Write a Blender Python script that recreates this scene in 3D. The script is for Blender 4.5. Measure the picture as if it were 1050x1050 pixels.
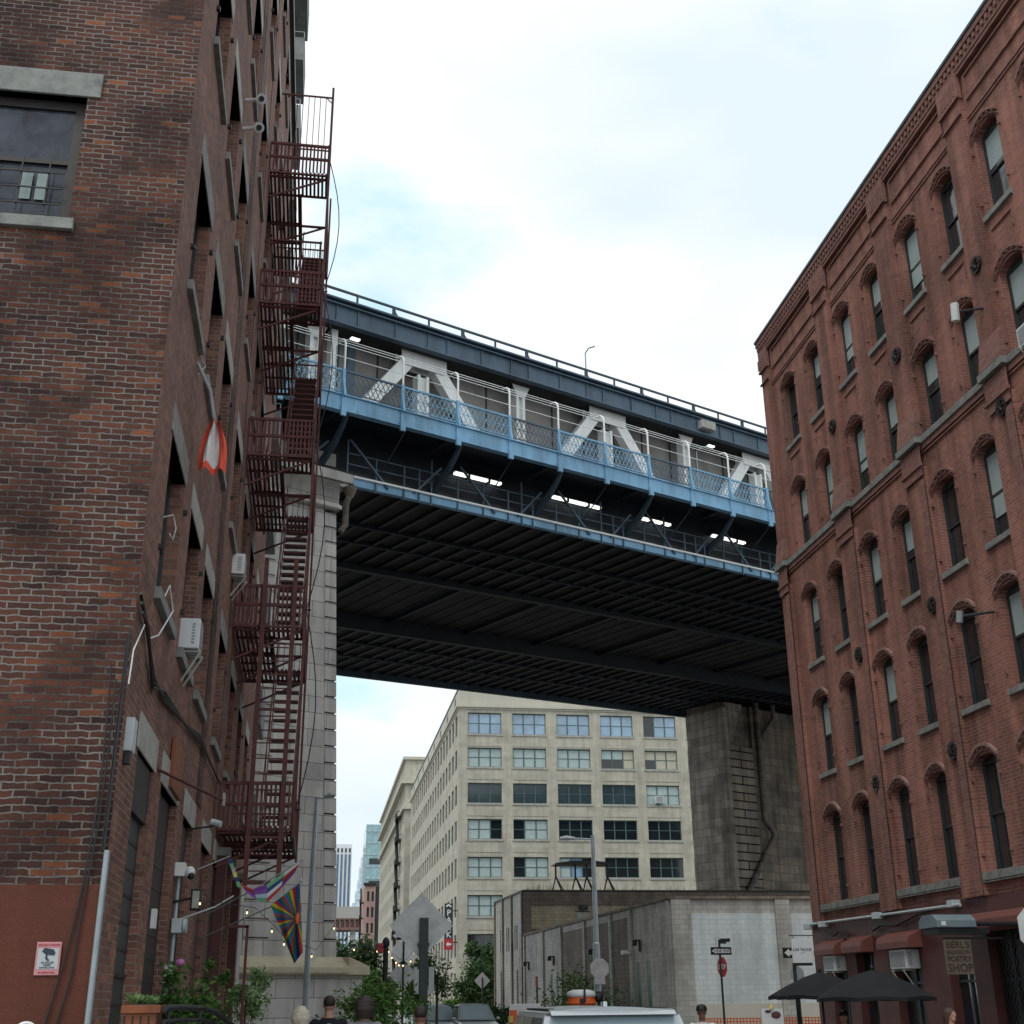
import bpy, math, random
from mathutils import Vector, Matrix
R = math.radians
random.seed(7)
for o in list(bpy.data.objects): bpy.data.objects.remove(o)
SC = bpy.context.scene
COL = SC.collection

# ------------------------------------------------------------------ camera
PITCH, YAW, ROLL = R(21.54), R(8.8), R(0.63)
fw = Vector((math.sin(YAW)*math.cos(PITCH), math.cos(YAW)*math.cos(PITCH), math.sin(PITCH)))
rt = Vector((math.cos(YAW), -math.sin(YAW), 0)); up = rt.cross(fw)
r2 = rt*math.cos(ROLL)-up*math.sin(ROLL); u2 = up*math.cos(ROLL)+rt*math.sin(ROLL)
cam_d = bpy.data.cameras.new('camera'); cam = bpy.data.objects.new('camera', cam_d); COL.objects.link(cam)
cam.matrix_world = Matrix(((r2.x,u2.x,-fw.x,0),(r2.y,u2.y,-fw.y,0),(r2.z,u2.z,-fw.z,1.65),(0,0,0,1)))
cam_d.sensor_width = 36; cam_d.lens = 36*1274/1050; cam_d.clip_end = 3000; cam_d.clip_start = 0.1
SC.camera = cam
# ------------------------------------------------------------------ light
SUN_EL, SUN_AZ = 57, 222      # azimuth clockwise from +Y: behind the camera, to its left
w = bpy.data.worlds.new("World"); SC.world = w; w.use_nodes = True
nt = w.node_tree; N = nt.nodes; L = nt.links; N.clear()
def nd(t, **k):
    n = N.new(t)
    for a, b in k.items(): setattr(n, a, b)
    return n
out = nd('ShaderNodeOutputWorld'); sky = nd('ShaderNodeTexSky', sky_type='NISHITA')
sky.sun_disc = False; sky.sun_elevation = R(SUN_EL); sky.sun_rotation = R(SUN_AZ)
bg1 = nd('ShaderNodeBackground'); bg1.inputs[1].default_value = 0.15
hz = nd('ShaderNodeMix', data_type='RGBA'); hz.inputs[0].default_value = .62; hz.inputs[7].default_value = (4.3, 8.0, 9.4, 1)   # thin bright haze over the blue
L.new(sky.outputs[0], hz.inputs[6]); L.new(hz.outputs[2], bg1.inputs[0])
tc = nd('ShaderNodeTexCoord')
mp = nd('ShaderNodeMapping'); mp.inputs['Scale'].default_value = (1, 1, 2.2); L.new(tc.outputs['Generated'], mp.inputs[0])
nz = nd('ShaderNodeTexNoise'); nz.inputs['Scale'].default_value = 3.6; nz.inputs['Detail'].default_value = 7; nz.inputs['Roughness'].default_value = .55
L.new(mp.outputs[0], nz.inputs['Vector'])
def gap(px, lo, hi):      # a thin place in the cloud around one direction of the sky
    v = nd('ShaderNodeVectorMath', operation='DISTANCE'); nn = nd('ShaderNodeVectorMath', operation='NORMALIZE')
    L.new(tc.outputs['Generated'], nn.inputs[0]); L.new(nn.outputs[0], v.inputs[0]); v.inputs[1].default_value = px
    m = nd('ShaderNodeMapRange'); m.inputs[1].default_value = lo; m.inputs[2].default_value = hi; m.inputs[3].default_value = .30; m.inputs[4].default_value = 0
    L.new(v.outputs['Value'], m.inputs[0]); return m.outputs[0]
def pix(u, v): d = (u-525)*r2-(v-525)*u2+1274*fw; d.normalize(); return d
g1 = gap(Vector((0.058, .850, .524)), .03, .15)
g2 = gap(Vector((.02, .97, .235)), .01, .10)
s1 = nd('ShaderNodeMath', operation='ADD'); L.new(g1, s1.inputs[0]); L.new(g2, s1.inputs[1])
s2 = nd('ShaderNodeMath', operation='SUBTRACT'); L.new(nz.outputs[0], s2.inputs[0]); L.new(s1.outputs[0], s2.inputs[1])
cr = nd('ShaderNodeMapRange'); cr.inputs[1].default_value = .14; cr.inputs[2].default_value = .36; cr.inputs[3].default_value = .0; cr.inputs[4].default_value = 1.0
L.new(s2.outputs[0], cr.inputs[0])
nz2 = nd('ShaderNodeTexNoise'); nz2.inputs['Scale'].default_value = 2.3; nz2.inputs['Detail'].default_value = 4; L.new(mp.outputs[0], nz2.inputs['Vector'])
rc = nd('ShaderNodeValToRGB'); rc.color_ramp.elements[0].position = .40; rc.color_ramp.elements[0].color = (.80,.915,.975,1)
rc.color_ramp.elements[1].position = .58; rc.color_ramp.elements[1].color = (1.03,1.06,1.08,1); L.new(nz2.outputs[0], rc.inputs[0])
bg2 = nd('ShaderNodeBackground'); bg2.inputs[1].default_value = 1.03; L.new(rc.outputs[0], bg2.inputs[0])
mx = nd('ShaderNodeMixShader'); L.new(cr.outputs[0], mx.inputs[0]); L.new(bg1.outputs[0], mx.inputs[1]); L.new(bg2.outputs[0], mx.inputs[2])
L.new(mx.outputs[0], out.inputs[0])
sl = bpy.data.lights.new('sun', 'SUN'); sl.energy = 1.15; sl.angle = R(22); sl.color = (1, .96, .9)
so = bpy.data.objects.new('sun', sl); COL.objects.link(so)
sd = Vector((math.sin(R(SUN_AZ))*math.cos(R(SUN_EL)), math.cos(R(SUN_AZ))*math.cos(R(SUN_EL)), math.sin(R(SUN_EL))))
so.rotation_euler = sd.to_track_quat('Z', 'Y').to_euler(); so.location = (0, -20, 60)
SC.view_settings.view_transform = 'Standard'; SC.view_settings.look = 'None'; SC.view_settings.exposure = 0; SC.view_settings.gamma = 1
SC.render.engine = 'CYCLES'; SC.render.resolution_x = SC.render.resolution_y = 1024

# ------------------------------------------------------------------ materials
def newmat(name):
    m = bpy.data.materials.new(name); m.use_nodes = True
    return m, m.node_tree.nodes, m.node_tree.links, m.node_tree.nodes['Principled BSDF']
def coords(n, l):
    t = n.new('ShaderNodeTexCoord'); return t.outputs['Object']
def noise(n, l, vec, scale, detail=4, rough=.55):
    z = n.new('ShaderNodeTexNoise'); z.inputs['Scale'].default_value = scale; z.inputs['Detail'].default_value = detail
    z.inputs['Roughness'].default_value = rough; l.new(vec, z.inputs['Vector']); return z.outputs[0]
def ramp(n, l, fac, stops):
    r = n.new('ShaderNodeValToRGB'); e = r.color_ramp.elements
    while len(e) > 1: e.remove(e[-1])
    e[0].position = stops[0][0]; e[0].color = (*stops[0][1], 1)
    for p, c in stops[1:]:
        x = e.new(p); x.color = (*c, 1)
    l.new(fac, r.inputs[0]); return r.outputs[0]
def mixc(n, l, fac, a, b, mode='MIX'):
    m = n.new('ShaderNodeMix'); m.data_type = 'RGBA'; m.blend_type = mode
    for i, x in ((0, fac), (6, a), (7, b)):
        if isinstance(x, (int, float)): m.inputs[i].default_value = x
        elif isinstance(x, tuple): m.inputs[i].default_value = (*x, 1)
        else: l.new(x, m.inputs[i])
    return m.outputs[2]
def bump(n, l, p, h, strength=.4, dist=.02):
    b = n.new('ShaderNodeBump'); b.inputs['Strength'].default_value = strength; b.inputs['Distance'].default_value = dist
    l.new(h, b.inputs['Height']); l.new(b.outputs[0], p.inputs['Normal'])
def mat(name, col, rough=.6, metal=0, var=.25, scale=3, streak=False, bmp=.15, fine=40, spec=.5, emit=0, rust=0):
    m, n, l, p = newmat(name); v = coords(n, l)
    if streak:
        mpn = n.new('ShaderNodeMapping'); mpn.inputs['Scale'].default_value = (1, 1, .18); l.new(v, mpn.inputs[0]); vs = mpn.outputs[0]
    else: vs = v
    a = noise(n, l, vs, scale, 6, .65)
    lo = tuple(c*(1-var*1.3) for c in col); hi = tuple(min(1, c*(1+var)) for c in col)
    c = ramp(n, l, a, [(.3, lo), (.5, col), (.72, hi)])
    if rust:
        q = n.new('ShaderNodeMapping'); q.inputs['Scale'].default_value = (1, 1, .25); l.new(v, q.inputs[0])
        mk = n.new('ShaderNodeMapRange'); mk.inputs[1].default_value = .60; mk.inputs[2].default_value = .72; mk.inputs[4].default_value = rust; l.new(noise(n, l, q.outputs[0], 2.6, 8, .72), mk.inputs[0])
        c = mixc(n, l, mk.outputs[0], c, (.11,.055,.03))
    l.new(c, p.inputs['Base Color'])
    p.inputs['Roughness'].default_value = rough; p.inputs['Metallic'].default_value = metal
    p.inputs['Specular IOR Level'].default_value = spec
    if bmp: bump(n, l, p, noise(n, l, v, fine, 3), bmp, .01)
    if emit: p.inputs['Emission Color'].default_value = (*col, 1); p.inputs['Emission Strength'].default_value = emit
    return m
def uv_axis(n, l):
    """u = x + y, v = z of the object: one straight course line on any wall that follows the object's axes"""
    s = n.new('ShaderNodeSeparateXYZ'); l.new(coords(n, l), s.inputs[0])
    a = n.new('ShaderNodeMath'); a.operation = 'ADD'; l.new(s.outputs[0], a.inputs[0]); l.new(s.outputs[1], a.inputs[1])
    c = n.new('ShaderNodeCombineXYZ'); l.new(a.outputs[0], c.inputs[0]); l.new(s.outputs[2], c.inputs[1]); return c.outputs[0]
def brick(name, stops, mortar, bw=.215, bh=.0745, ms=.0065, warp=.012, big=.35, rough=.85, bstr=.6, mvar=0, offset=.5, smooth=.1, stain=None):
    m, n, l, p = newmat(name); uv = uv_axis(n, l); v = coords(n, l)
    nn = n.new('ShaderNodeTexNoise'); nn.inputs['Scale'].default_value = 9; nn.inputs['Detail'].default_value = 3; l.new(v, nn.inputs['Vector'])
    sub = n.new('ShaderNodeVectorMath'); sub.operation = 'SUBTRACT'; l.new(nn.outputs['Color'], sub.inputs[0]); sub.inputs[1].default_value = (.5,.5,.5)
    sc = n.new('ShaderNodeVectorMath'); sc.operation = 'SCALE'; l.new(sub.outputs[0], sc.inputs[0]); sc.inputs['Scale'].default_value = warp*2
    ad = n.new('ShaderNodeVectorMath'); ad.operation = 'ADD'; l.new(uv, ad.inputs[0]); l.new(sc.outputs[0], ad.inputs[1])
    b = n.new('ShaderNodeTexBrick'); l.new(ad.outputs[0], b.inputs['Vector']); b.offset = offset
    b.inputs['Scale'].default_value = 1; b.inputs['Brick Width'].default_value = bw; b.inputs['Row Height'].default_value = bh
    b.inputs['Mortar Size'].default_value = ms; b.inputs['Mortar Smooth'].default_value = smooth
    b.inputs['Color1'].default_value = (0,0,0,1); b.inputs['Color2'].default_value = (1,1,1,1); b.inputs['Mortar'].default_value = (.5,.5,.5,1); b.inputs['Bias'].default_value = 0
    c = ramp(n, l, b.outputs['Color'], stops)
    hue = noise(n, l, v, .45, 5, .6)
    c = mixc(n, l, big, c, ramp(n, l, hue, [(.34, (.42,.40,.42)), (.5, (1,1,1)), (.68, (1.35,1.25,1.15))]), 'MULTIPLY')
    c = mixc(n, l, .5, c, ramp(n, l, noise(n, l, v, 60, 3), [(.3, (.6,.6,.6)), (.7, (1.25,1.25,1.25))]), 'MULTIPLY')
    mo = mortar
    if mvar: mo = mixc(n, l, mvar, mortar, ramp(n, l, noise(n, l, v, .9, 6, .7), [(.42, tuple(x*.3 for x in mortar)), (.56, tuple(min(1, x*1.15) for x in mortar))]))
    if mvar > .8:      # runs of soot and of replaced, redder brick
        pt = n.new('ShaderNodeMapping'); pt.inputs['Scale'].default_value = (.8,.8,2.2); l.new(v, pt.inputs[0])
        c = mixc(n, l, .8, c, ramp(n, l, noise(n, l, pt.outputs[0], 1.1, 6, .7), [(.34, (.5,.52,.56)), (.5, (1,1,1)), (.62, (1.2,1.05,.95)), (.72, (1.7,1.15,.85))]), 'MULTIPLY')
    c = mixc(n, l, b.outputs['Fac'], c, mo)
    if stain:
        st = n.new('ShaderNodeMapping'); st.inputs['Scale'].default_value = (1.5,1.5,.15); l.new(v, st.inputs[0])
        c = mixc(n, l, stain, c, ramp(n, l, noise(n, l, st.outputs[0], 1.3, 5), [(.35, (.45,.45,.43)), (.6, (1.1,1.1,1.1))]), 'MULTIPLY')
    l.new(c, p.inputs['Base Color']); p.inputs['Roughness'].default_value = rough; p.inputs['Specular IOR Level'].default_value = .25
    inv = n.new('ShaderNodeMath'); inv.operation = 'SUBTRACT'; inv.inputs[0].default_value = 1; l.new(b.outputs['Fac'], inv.inputs[1])
    s3 = n.new('ShaderNodeMath'); s3.operation = 'MULTIPLY_ADD'; l.new(noise(n, l, v, 45, 3), s3.inputs[0]); s3.inputs[1].default_value = .5; l.new(inv.outputs[0], s3.inputs[2])
    bump(n, l, p, s3.outputs[0], bstr, .012)
    return m
def glass(name, col=(.012,.018,.022), rough=.06, spec=.7, wav=.04):
    m, n, l, p = newmat(name); v = coords(n, l)
    c = ramp(n, l, noise(n, l, v, .45, 2), [(.3, tuple(x*.8 for x in col)), (.7, tuple(min(1,x*1.25) for x in col))]); l.new(c, p.inputs['Base Color'])
    p.inputs['Roughness'].default_value = rough; p.inputs['Specular IOR Level'].default_value = spec; p.inputs['IOR'].default_value = 1.52
    bump(n, l, p, noise(n, l, v, 1.5, 2), wav, .05)
    return m
M = {}
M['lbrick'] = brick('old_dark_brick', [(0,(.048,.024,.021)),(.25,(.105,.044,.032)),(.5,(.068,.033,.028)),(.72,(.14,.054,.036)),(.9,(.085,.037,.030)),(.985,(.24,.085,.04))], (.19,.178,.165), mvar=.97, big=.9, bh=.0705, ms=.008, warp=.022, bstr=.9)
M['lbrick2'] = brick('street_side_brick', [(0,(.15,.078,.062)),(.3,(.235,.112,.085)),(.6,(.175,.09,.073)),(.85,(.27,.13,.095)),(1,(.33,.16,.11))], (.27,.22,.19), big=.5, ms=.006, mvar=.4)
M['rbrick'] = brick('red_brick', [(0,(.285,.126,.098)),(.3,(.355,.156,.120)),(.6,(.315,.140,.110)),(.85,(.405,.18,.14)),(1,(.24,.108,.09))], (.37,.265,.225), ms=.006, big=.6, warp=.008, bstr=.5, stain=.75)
M['rbrick_d'] = brick('deep_red_brick', [(0,(.22,.11,.094)),(.5,(.28,.137,.116)),(1,(.34,.165,.138))], (.26,.18,.155), ms=.007, big=.3, warp=.006, bstr=.7)
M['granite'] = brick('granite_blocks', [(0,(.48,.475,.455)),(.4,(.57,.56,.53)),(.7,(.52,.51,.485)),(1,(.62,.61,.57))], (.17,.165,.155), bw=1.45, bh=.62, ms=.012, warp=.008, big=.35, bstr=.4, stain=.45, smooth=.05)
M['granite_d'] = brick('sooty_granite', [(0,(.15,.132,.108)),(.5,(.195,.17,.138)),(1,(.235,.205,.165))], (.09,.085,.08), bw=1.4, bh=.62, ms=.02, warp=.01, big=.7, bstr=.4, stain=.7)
M['granite_lit'] = brick('side_lit_granite', [(0,(.24,.225,.195)),(.5,(.30,.28,.245)),(1,(.35,.33,.29))], (.15,.14,.12), bw=1.4, bh=.62, ms=.02, warp=.01, big=.7, bstr=.4, stain=.7)  # lighter copy of the pier stone, side light painted into its colour
M['granite_q'] = brick('quoin_granite', [(0,(.20,.18,.15)),(.5,(.26,.23,.19)),(1,(.30,.27,.22))], (.012,.012,.012), bw=6, bh=.62, ms=.055, warp=.004, big=.5, bstr=.7, stain=.6)
M['block'] = brick('concrete_block', [(0,(.37,.365,.34)),(.5,(.42,.415,.385)),(1,(.46,.45,.42))], (.28,.275,.255), bw=.41, bh=.205, ms=.010, warp=.004, big=.45, bstr=.25, stain=.35)
M['block_w'] = brick('white_painted_block', [(0,(.58,.64,.65)),(.5,(.62,.68,.68)),(1,(.65,.70,.70))], (.46,.51,.52), bw=.41, bh=.205, ms=.010, warp=.004, big=.25, bstr=.2, stain=.3)
M['block_t'] = brick('tan_block', [(0,(.17,.15,.13)),(.5,(.20,.17,.145)),(1,(.23,.195,.165))], (.11,.10,.09), bw=.41, bh=.205, ms=.012, warp=.004, big=.5, bstr=.25, stain=.4)
M['block_y'] = brick('buff_block', [(0,(.42,.36,.26)),(.5,(.47,.40,.29)),(1,(.50,.43,.32))], (.30,.25,.18), bw=.41, bh=.205, ms=.014, warp=.004, big=.4, bstr=.25, stain=.35)
M['cream'] = brick('cream_concrete', [(0,(.47,.45,.375)),(.5,(.51,.49,.41)),(1,(.54,.52,.435))], (.42,.40,.33), bw=1.2, bh=.5, ms=.012, warp=.004, big=.3, bstr=.12, stain=.3)
M['cream_p'] = mat('cream_panel', (.52,.50,.42), .85, var=.08, scale=.6, streak=True)
M['hoodg'] = mat('weathered_brick_hood', (.27,.17,.145), .85, var=.25, scale=5)
M['stone'] = mat('grey_stone', (.24,.25,.235), .85, var=.3, scale=5, bmp=.3)
M['stone_l'] = mat('pale_stone', (.38,.38,.35), .85, var=.25, scale=4, bmp=.3)
M['ledge'] = mat('warm_granite_ledge', (.50,.44,.32), .85, var=.15, scale=2, bmp=.25)
M['redpaint'] = brick('oxide_red_paint', [(0,(.128,.040,.024)),(1,(.14,.044,.027))], (.124,.039,.024), bh=.0705, big=.45, rough=.6, bstr=.10, stain=.35)
M['rpaint'] = mat('dark_red_paint', (.095,.030,.026), .6, var=.22, scale=2, bmp=.15)
M['awn'] = mat('awning_red', (.17,.055,.042), .6, var=.15, scale=3, bmp=.1)
M['wframe'] = mat('dark_window_frame', (.035,.045,.048), .5, var=.2, scale=5)
M['bframe'] = mat('brown_window_frame', (.022,.017,.015), .55, var=.25, scale=5)
M['tframe'] = mat('teal_grey_frame', (.07,.13,.13), .5, var=.2, scale=5)
M['glass'] = glass('dark_glass'); M['glass2'] = glass('old_wavy_glass', (.02,.03,.035), .1, .8, .14); M['glass3'] = mat('mottled_painted_reflection', (.060,.068,.088), .12, var=.55, scale=2.2, spec=.35, bmp=0)  # glass3: bluish mottled reflection painted into the pane colour
M['gblue'] = glass('blue_painted_reflection', (.22,.36,.50), .04, 1.2, .03)  # blue reflection put into the base colour of the glass
M['dpane'] = mat('dull_dark_pane', (.03,.038,.042), .5, var=.2, scale=.6, spec=.15, bmp=0)
M['gdark'] = glass('teal_dark_glass', (.040,.065,.075), .1, .6, .02)
M['blind'] = mat('window_blind', (.40,.50,.50), .6, var=.1, scale=3, spec=.6)
M['blindc'] = mat('cream_blind', (.48,.46,.36), .6, var=.1, scale=3, spec=.6)
M['fe'] = mat('fire_escape_red', (.105,.02,.018), .55, rust=.7, var=.4, scale=6, bmp=.2, metal=0)
M['blue'] = mat('bridge_blue', (.20,.41,.60), .55, rust=.75, var=.3, scale=.9, streak=True, bmp=.1)
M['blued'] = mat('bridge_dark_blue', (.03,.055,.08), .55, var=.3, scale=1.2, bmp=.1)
M['blues'] = mat('bridge_slate', (.085,.135,.185), .6, rust=.5, var=.25, scale=1.2, streak=True, bmp=.1)
M['bwhite'] = mat('bridge_white_paint', (.90,.92,.90), .6, rust=.65, var=.12, scale=1.4, streak=True, bmp=.1)
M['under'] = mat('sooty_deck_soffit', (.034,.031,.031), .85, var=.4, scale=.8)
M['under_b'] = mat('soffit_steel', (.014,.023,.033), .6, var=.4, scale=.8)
M['mesh'] = mat('dark_mesh', (.30,.29,.27), .8, var=.25, scale=.7)
M['steel'] = mat('galvanised_steel', (.33,.39,.42), .45, metal=.35, var=.15, scale=3)
M['wplate'] = mat('white_sign_back', (.85,.88,.88), .4, var=.05, scale=4)
M['alu'] = mat('sign_back_aluminium', (.46,.47,.46), .42, metal=.25, var=.2, scale=5, bmp=.08)
M['post'] = mat('dark_green_post', (.02,.032,.033), .5, var=.25, scale=8)
M['black'] = mat('black_paint', (.012,.013,.015), .5, var=.3, scale=8)
M['canopy'] = mat('black_canvas', (.007,.009,.012), .85, var=.3, scale=5)
M['white'] = mat('white_plastic', (.72,.74,.74), .45, var=.06, scale=5)
M['grey'] = mat('grey_plastic', (.30,.33,.34), .5, var=.12, scale=5)
M['lgrey'] = mat('light_grey_metal', (.50,.56,.58), .45, var=.12, scale=5)
M['wood'] = mat('brown_wood', (.20,.09,.035), .6, var=.35, scale=6, streak=True)
M['orangew'] = mat('orange_stained_wood', (.22,.065,.022), .55, var=.3, scale=6, streak=True)
M['asphalt'] = mat('asphalt', (.055,.055,.057), .9, var=.2, scale=2, fine=120, bmp=.4)
M['pave'] = mat('concrete_pavement', (.30,.29,.275), .9, var=.15, scale=1, bmp=.2)
M['ground'] = mat('ground_concrete', (.16,.155,.145), .9, var=.2, scale=.3)
M['kerb'] = mat('granite_kerb', (.28,.275,.27), .85, var=.2, scale=4)
M['line'] = mat('road_paint', (.7,.7,.68), .7, var=.15, scale=4)
M['soil'] = mat('soil', (.05,.035,.025), .95)
M['bark'] = mat('bark', (.085,.062,.045), .95, var=.35, scale=9, bmp=.5)
def leafmat(name, a, b, c):
    m, n, l, p = newmat(name); g = n.new('ShaderNodeNewGeometry')
    col = ramp(n, l, g.outputs['Random Per Island'], [(0,a),(.5,b),(1,c)]); l.new(col, p.inputs['Base Color'])
    p.inputs['Roughness'].default_value = .55; p.inputs['Specular IOR Level'].default_value = .35
    t = n.new('ShaderNodeBsdfTranslucent'); l.new(col, t.inputs[0]); mxs = n.new('ShaderNodeMixShader'); mxs.inputs[0].default_value = .25
    l.new(p.outputs[0], mxs.inputs[1]); l.new(t.outputs[0], mxs.inputs[2]); l.new(mxs.outputs[0], n['Material Output'].inputs[0]); return m
M['leaf'] = leafmat('leaf_green', (.035,.085,.02), (.075,.17,.035), (.16,.28,.06))
M['leafd'] = leafmat('leaf_dark', (.02,.05,.018), (.04,.09,.025), (.07,.13,.035))
M['leafl'] = leafmat('leaf_pale', (.10,.2,.07), (.19,.33,.12), (.3,.42,.2))
M['red'] = mat('sign_red', (.42,.035,.045), .5, var=.1, scale=5)
M['orange'] = mat('safety_orange', (.75,.14,.03), .55, var=.1, scale=5)
M['yellow'] = mat('yellow_plastic', (.65,.55,.16), .5, var=.08, scale=5)
M['bulb'] = mat('lit_bulb', (1,.62,.30), .3, var=0, emit=3, bmp=0)
M['lamp'] = mat('white_glow', (1,.99,.95), .3, var=0, emit=1.6, bmp=0)  # white glow of the lamp heads and of the added gap-light bars
M['silver'] = mat('silver_car_paint', (.42,.46,.48), .28, metal=.5, var=.04, scale=3, bmp=0)
M['tyre'] = mat('tyre_rubber', (.02,.02,.02), .9)
M['rim'] = mat('wheel_rim', (.4,.4,.4), .35, metal=.8)
M['tail'] = mat('tail_lamp_red', (.4,.02,.02), .25, bmp=0)
M['skin'] = mat('skin', (.42,.24,.17), .55, var=.1, scale=12, bmp=.05)
M['skin2'] = mat('tanned_skin', (.27,.14,.09), .55, var=.1, scale=12, bmp=.05)
def cloth(n_, c): return mat(n_, c, .9, var=.18, scale=14, bmp=.15, fine=120, spec=.2)

# ------------------------------------------------------------------ mesh helpers
KS = .05
def shl(x, y, z): return (x, y+KS*(z-2.5), z)      # the old warehouse is a little out of plumb
def tag(o, label=None, cat=None, group=None, kind=None):
    if label: o['label'] = label
    if cat: o['category'] = cat
    if group: o['group'] = group
    if kind: o['kind'] = kind
    return o
WL = {}
def wl(p): return WL.get(p.name, Vector((0,0,0))) if p else Vector((0,0,0))
def thing(name, label, cat, loc=(0,0,0), group=None):
    """an Empty at the thing's base; the parts are modelled in world space and stored relative to it"""
    o = bpy.data.objects.new(name, None); COL.objects.link(o); o.location = loc; o.empty_display_size = .2
    WL[o.name] = Vector(loc); return tag(o, label, cat, group)
class MB:
    def __init__(s, tf=None): s.v = []; s.f = []; s.m = []; s.tf = tf
    def face(s, pts, mi=0):
        i = len(s.v); s.v += [tuple(p) for p in pts]; s.f.append(tuple(range(i, i+len(pts)))); s.m.append(mi)
    def box(s, x0, x1, y0, y1, z0, z1, mi=0):
        i = len(s.v); s.v += [(x,y,z) for z in (z0,z1) for y in (y0,y1) for x in (x0,x1)]
        for q in ((0,2,3,1),(4,5,7,6),(0,1,5,4),(2,6,7,3),(0,4,6,2),(1,3,7,5)): s.f.append(tuple(i+k for k in q)); s.m.append(mi)
    def beam(s, p, q, w, h, mi=0, upv=(0,0,1)):
        p = Vector(p); q = Vector(q); d = (q-p).normalized(); u = Vector(upv)
        if abs(d.dot(u)) > .98: u = Vector((0,1,0)) if abs(d.y) < .9 else Vector((1,0,0))
        a = d.cross(u).normalized(); b = a.cross(d).normalized(); i = len(s.v)
        for c in (p, q):
            for sa, sb in ((-1,-1),(1,-1),(1,1),(-1,1)): s.v.append(tuple(c+a*sa*w/2+b*sb*h/2))
        for k in ((0,1,2,3),(7,6,5,4),(0,4,5,1),(1,5,6,2),(2,6,7,3),(3,7,4,0)): s.f.append(tuple(i+x for x in k)); s.m.append(mi)
    def tube(s, pts, r, n=8, mi=0, cap=True):
        pts = [Vector(p) for p in pts]; rs = r if isinstance(r, (list, tuple)) else [r]*len(pts); i = len(s.v); a = None
        for k, p in enumerate(pts):
            d = (pts[min(k+1, len(pts)-1)]-pts[max(k-1, 0)]).normalized()
            if a is None: a = d.cross(Vector((0,0,1)) if abs(d.z) < .9 else Vector((1,0,0))).normalized()
            a = (a-d*a.dot(d)).normalized(); b = d.cross(a)
            for j in range(n):
                t = 2*math.pi*j/n; s.v.append(tuple(p+(a*math.cos(t)+b*math.sin(t))*rs[k]))
        for k in range(len(pts)-1):
            for j in range(n):
                s.f.append((i+k*n+j, i+k*n+(j+1)%n, i+(k+1)*n+(j+1)%n, i+(k+1)*n+j)); s.m.append(mi)
        if cap:
            s.f.append(tuple(i+j for j in range(n))[::-1]); s.m.append(mi)
            e = i+(len(pts)-1)*n; s.f.append(tuple(e+j for j in range(n))); s.m.append(mi)
    def ell(s, c, r, n=14, k=9, mi=0, rz=0):
        i = len(s.v)
        for a in range(k+1):
            ph = math.pi*a/k
            for b in range(n):
                t = 2*math.pi*b/n; x = math.sin(ph)*math.cos(t)*r[0]; y = math.sin(ph)*math.sin(t)*r[1]
                s.v.append((c[0]+x*math.cos(rz)-y*math.sin(rz), c[1]+x*math.sin(rz)+y*math.cos(rz), c[2]+math.cos(ph)*r[2]))
        for a in range(k):
            for b in range(n):
                s.f.append((i+a*n+b, i+(a+1)*n+b, i+(a+1)*n+(b+1)%n, i+a*n+(b+1)%n)); s.m.append(mi)
    def prism(s, poly, ax, d0, d1, mi=0):
        """poly: 2-D outline in the plane across axis ax, extruded d0..d1"""
        def P(a, b, d): return {'x': (d,a,b), 'y': (a,d,b), 'z': (a,b,d)}[ax]
        n = len(poly); i = len(s.v)
        s.v += [P(a,b,d0) for a, b in poly]+[P(a,b,d1) for a, b in poly]
        s.f.append(tuple(range(i, i+n))); s.m.append(mi); s.f.append(tuple(range(i+n, i+2*n))[::-1]); s.m.append(mi)
        for k in range(n): s.f.append((i+k, i+n+k, i+n+(k+1)%n, i+(k+1)%n)); s.m.append(mi)
    def lathe(s, prof, c=(0,0,0), n=16, mi=0):
        i = len(s.v)
        for r, z in prof:
            for j in range(n): t = 2*math.pi*j/n; s.v.append((c[0]+r*math.cos(t), c[1]+r*math.sin(t), c[2]+z))
        for a in range(len(prof)-1):
            for j in range(n): s.f.append((i+a*n+j, i+a*n+(j+1)%n, i+(a+1)*n+(j+1)%n, i+(a+1)*n+j)); s.m.append(mi)
    def build(s, name, mats, parent=None, smooth=False, bevel=0, loc=None, fix=True):
        me = bpy.data.meshes.new(name)
        base = wl(parent) if parent else Vector(loc or (0,0,0))
        me.from_pydata(s.v, [], s.f)
        if not isinstance(mats, (list, tuple)): mats = [mats]
        for m in mats: me.materials.append(M[m] if isinstance(m, str) else m)
        me.polygons.foreach_set('material_index', s.m)
        for vv in me.vertices:
            p = s.tf(*vv.co) if s.tf else vv.co
            vv.co = (p[0]-base.x, p[1]-base.y, p[2]-base.z)
        if smooth: me.polygons.foreach_set('use_smooth', [True]*len(me.polygons))
        me.update()
        if fix:
            import bmesh
            b = bmesh.new(); b.from_mesh(me); bmesh.ops.recalc_face_normals(b, faces=b.faces); b.to_mesh(me); b.free()
        o = bpy.data.objects.new(name, me); COL.objects.link(o)
        if parent: o.parent = parent; WL[o.name] = base
        else: o.location = base; WL[o.name] = base
        if bevel:
            bv = o.modifiers.new('bevel', 'BEVEL'); bv.width = bevel; bv.segments = 2; bv.limit_method = 'ANGLE'
        return o
def children_of(o): return [c for c in bpy.data.objects if c.parent == o]
def copy_tree(o, parent=None):
    c = o.copy(); COL.objects.link(c)
    if parent: c.parent = parent
    for ch in children_of(o): copy_tree(ch, c)
    return c
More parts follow.
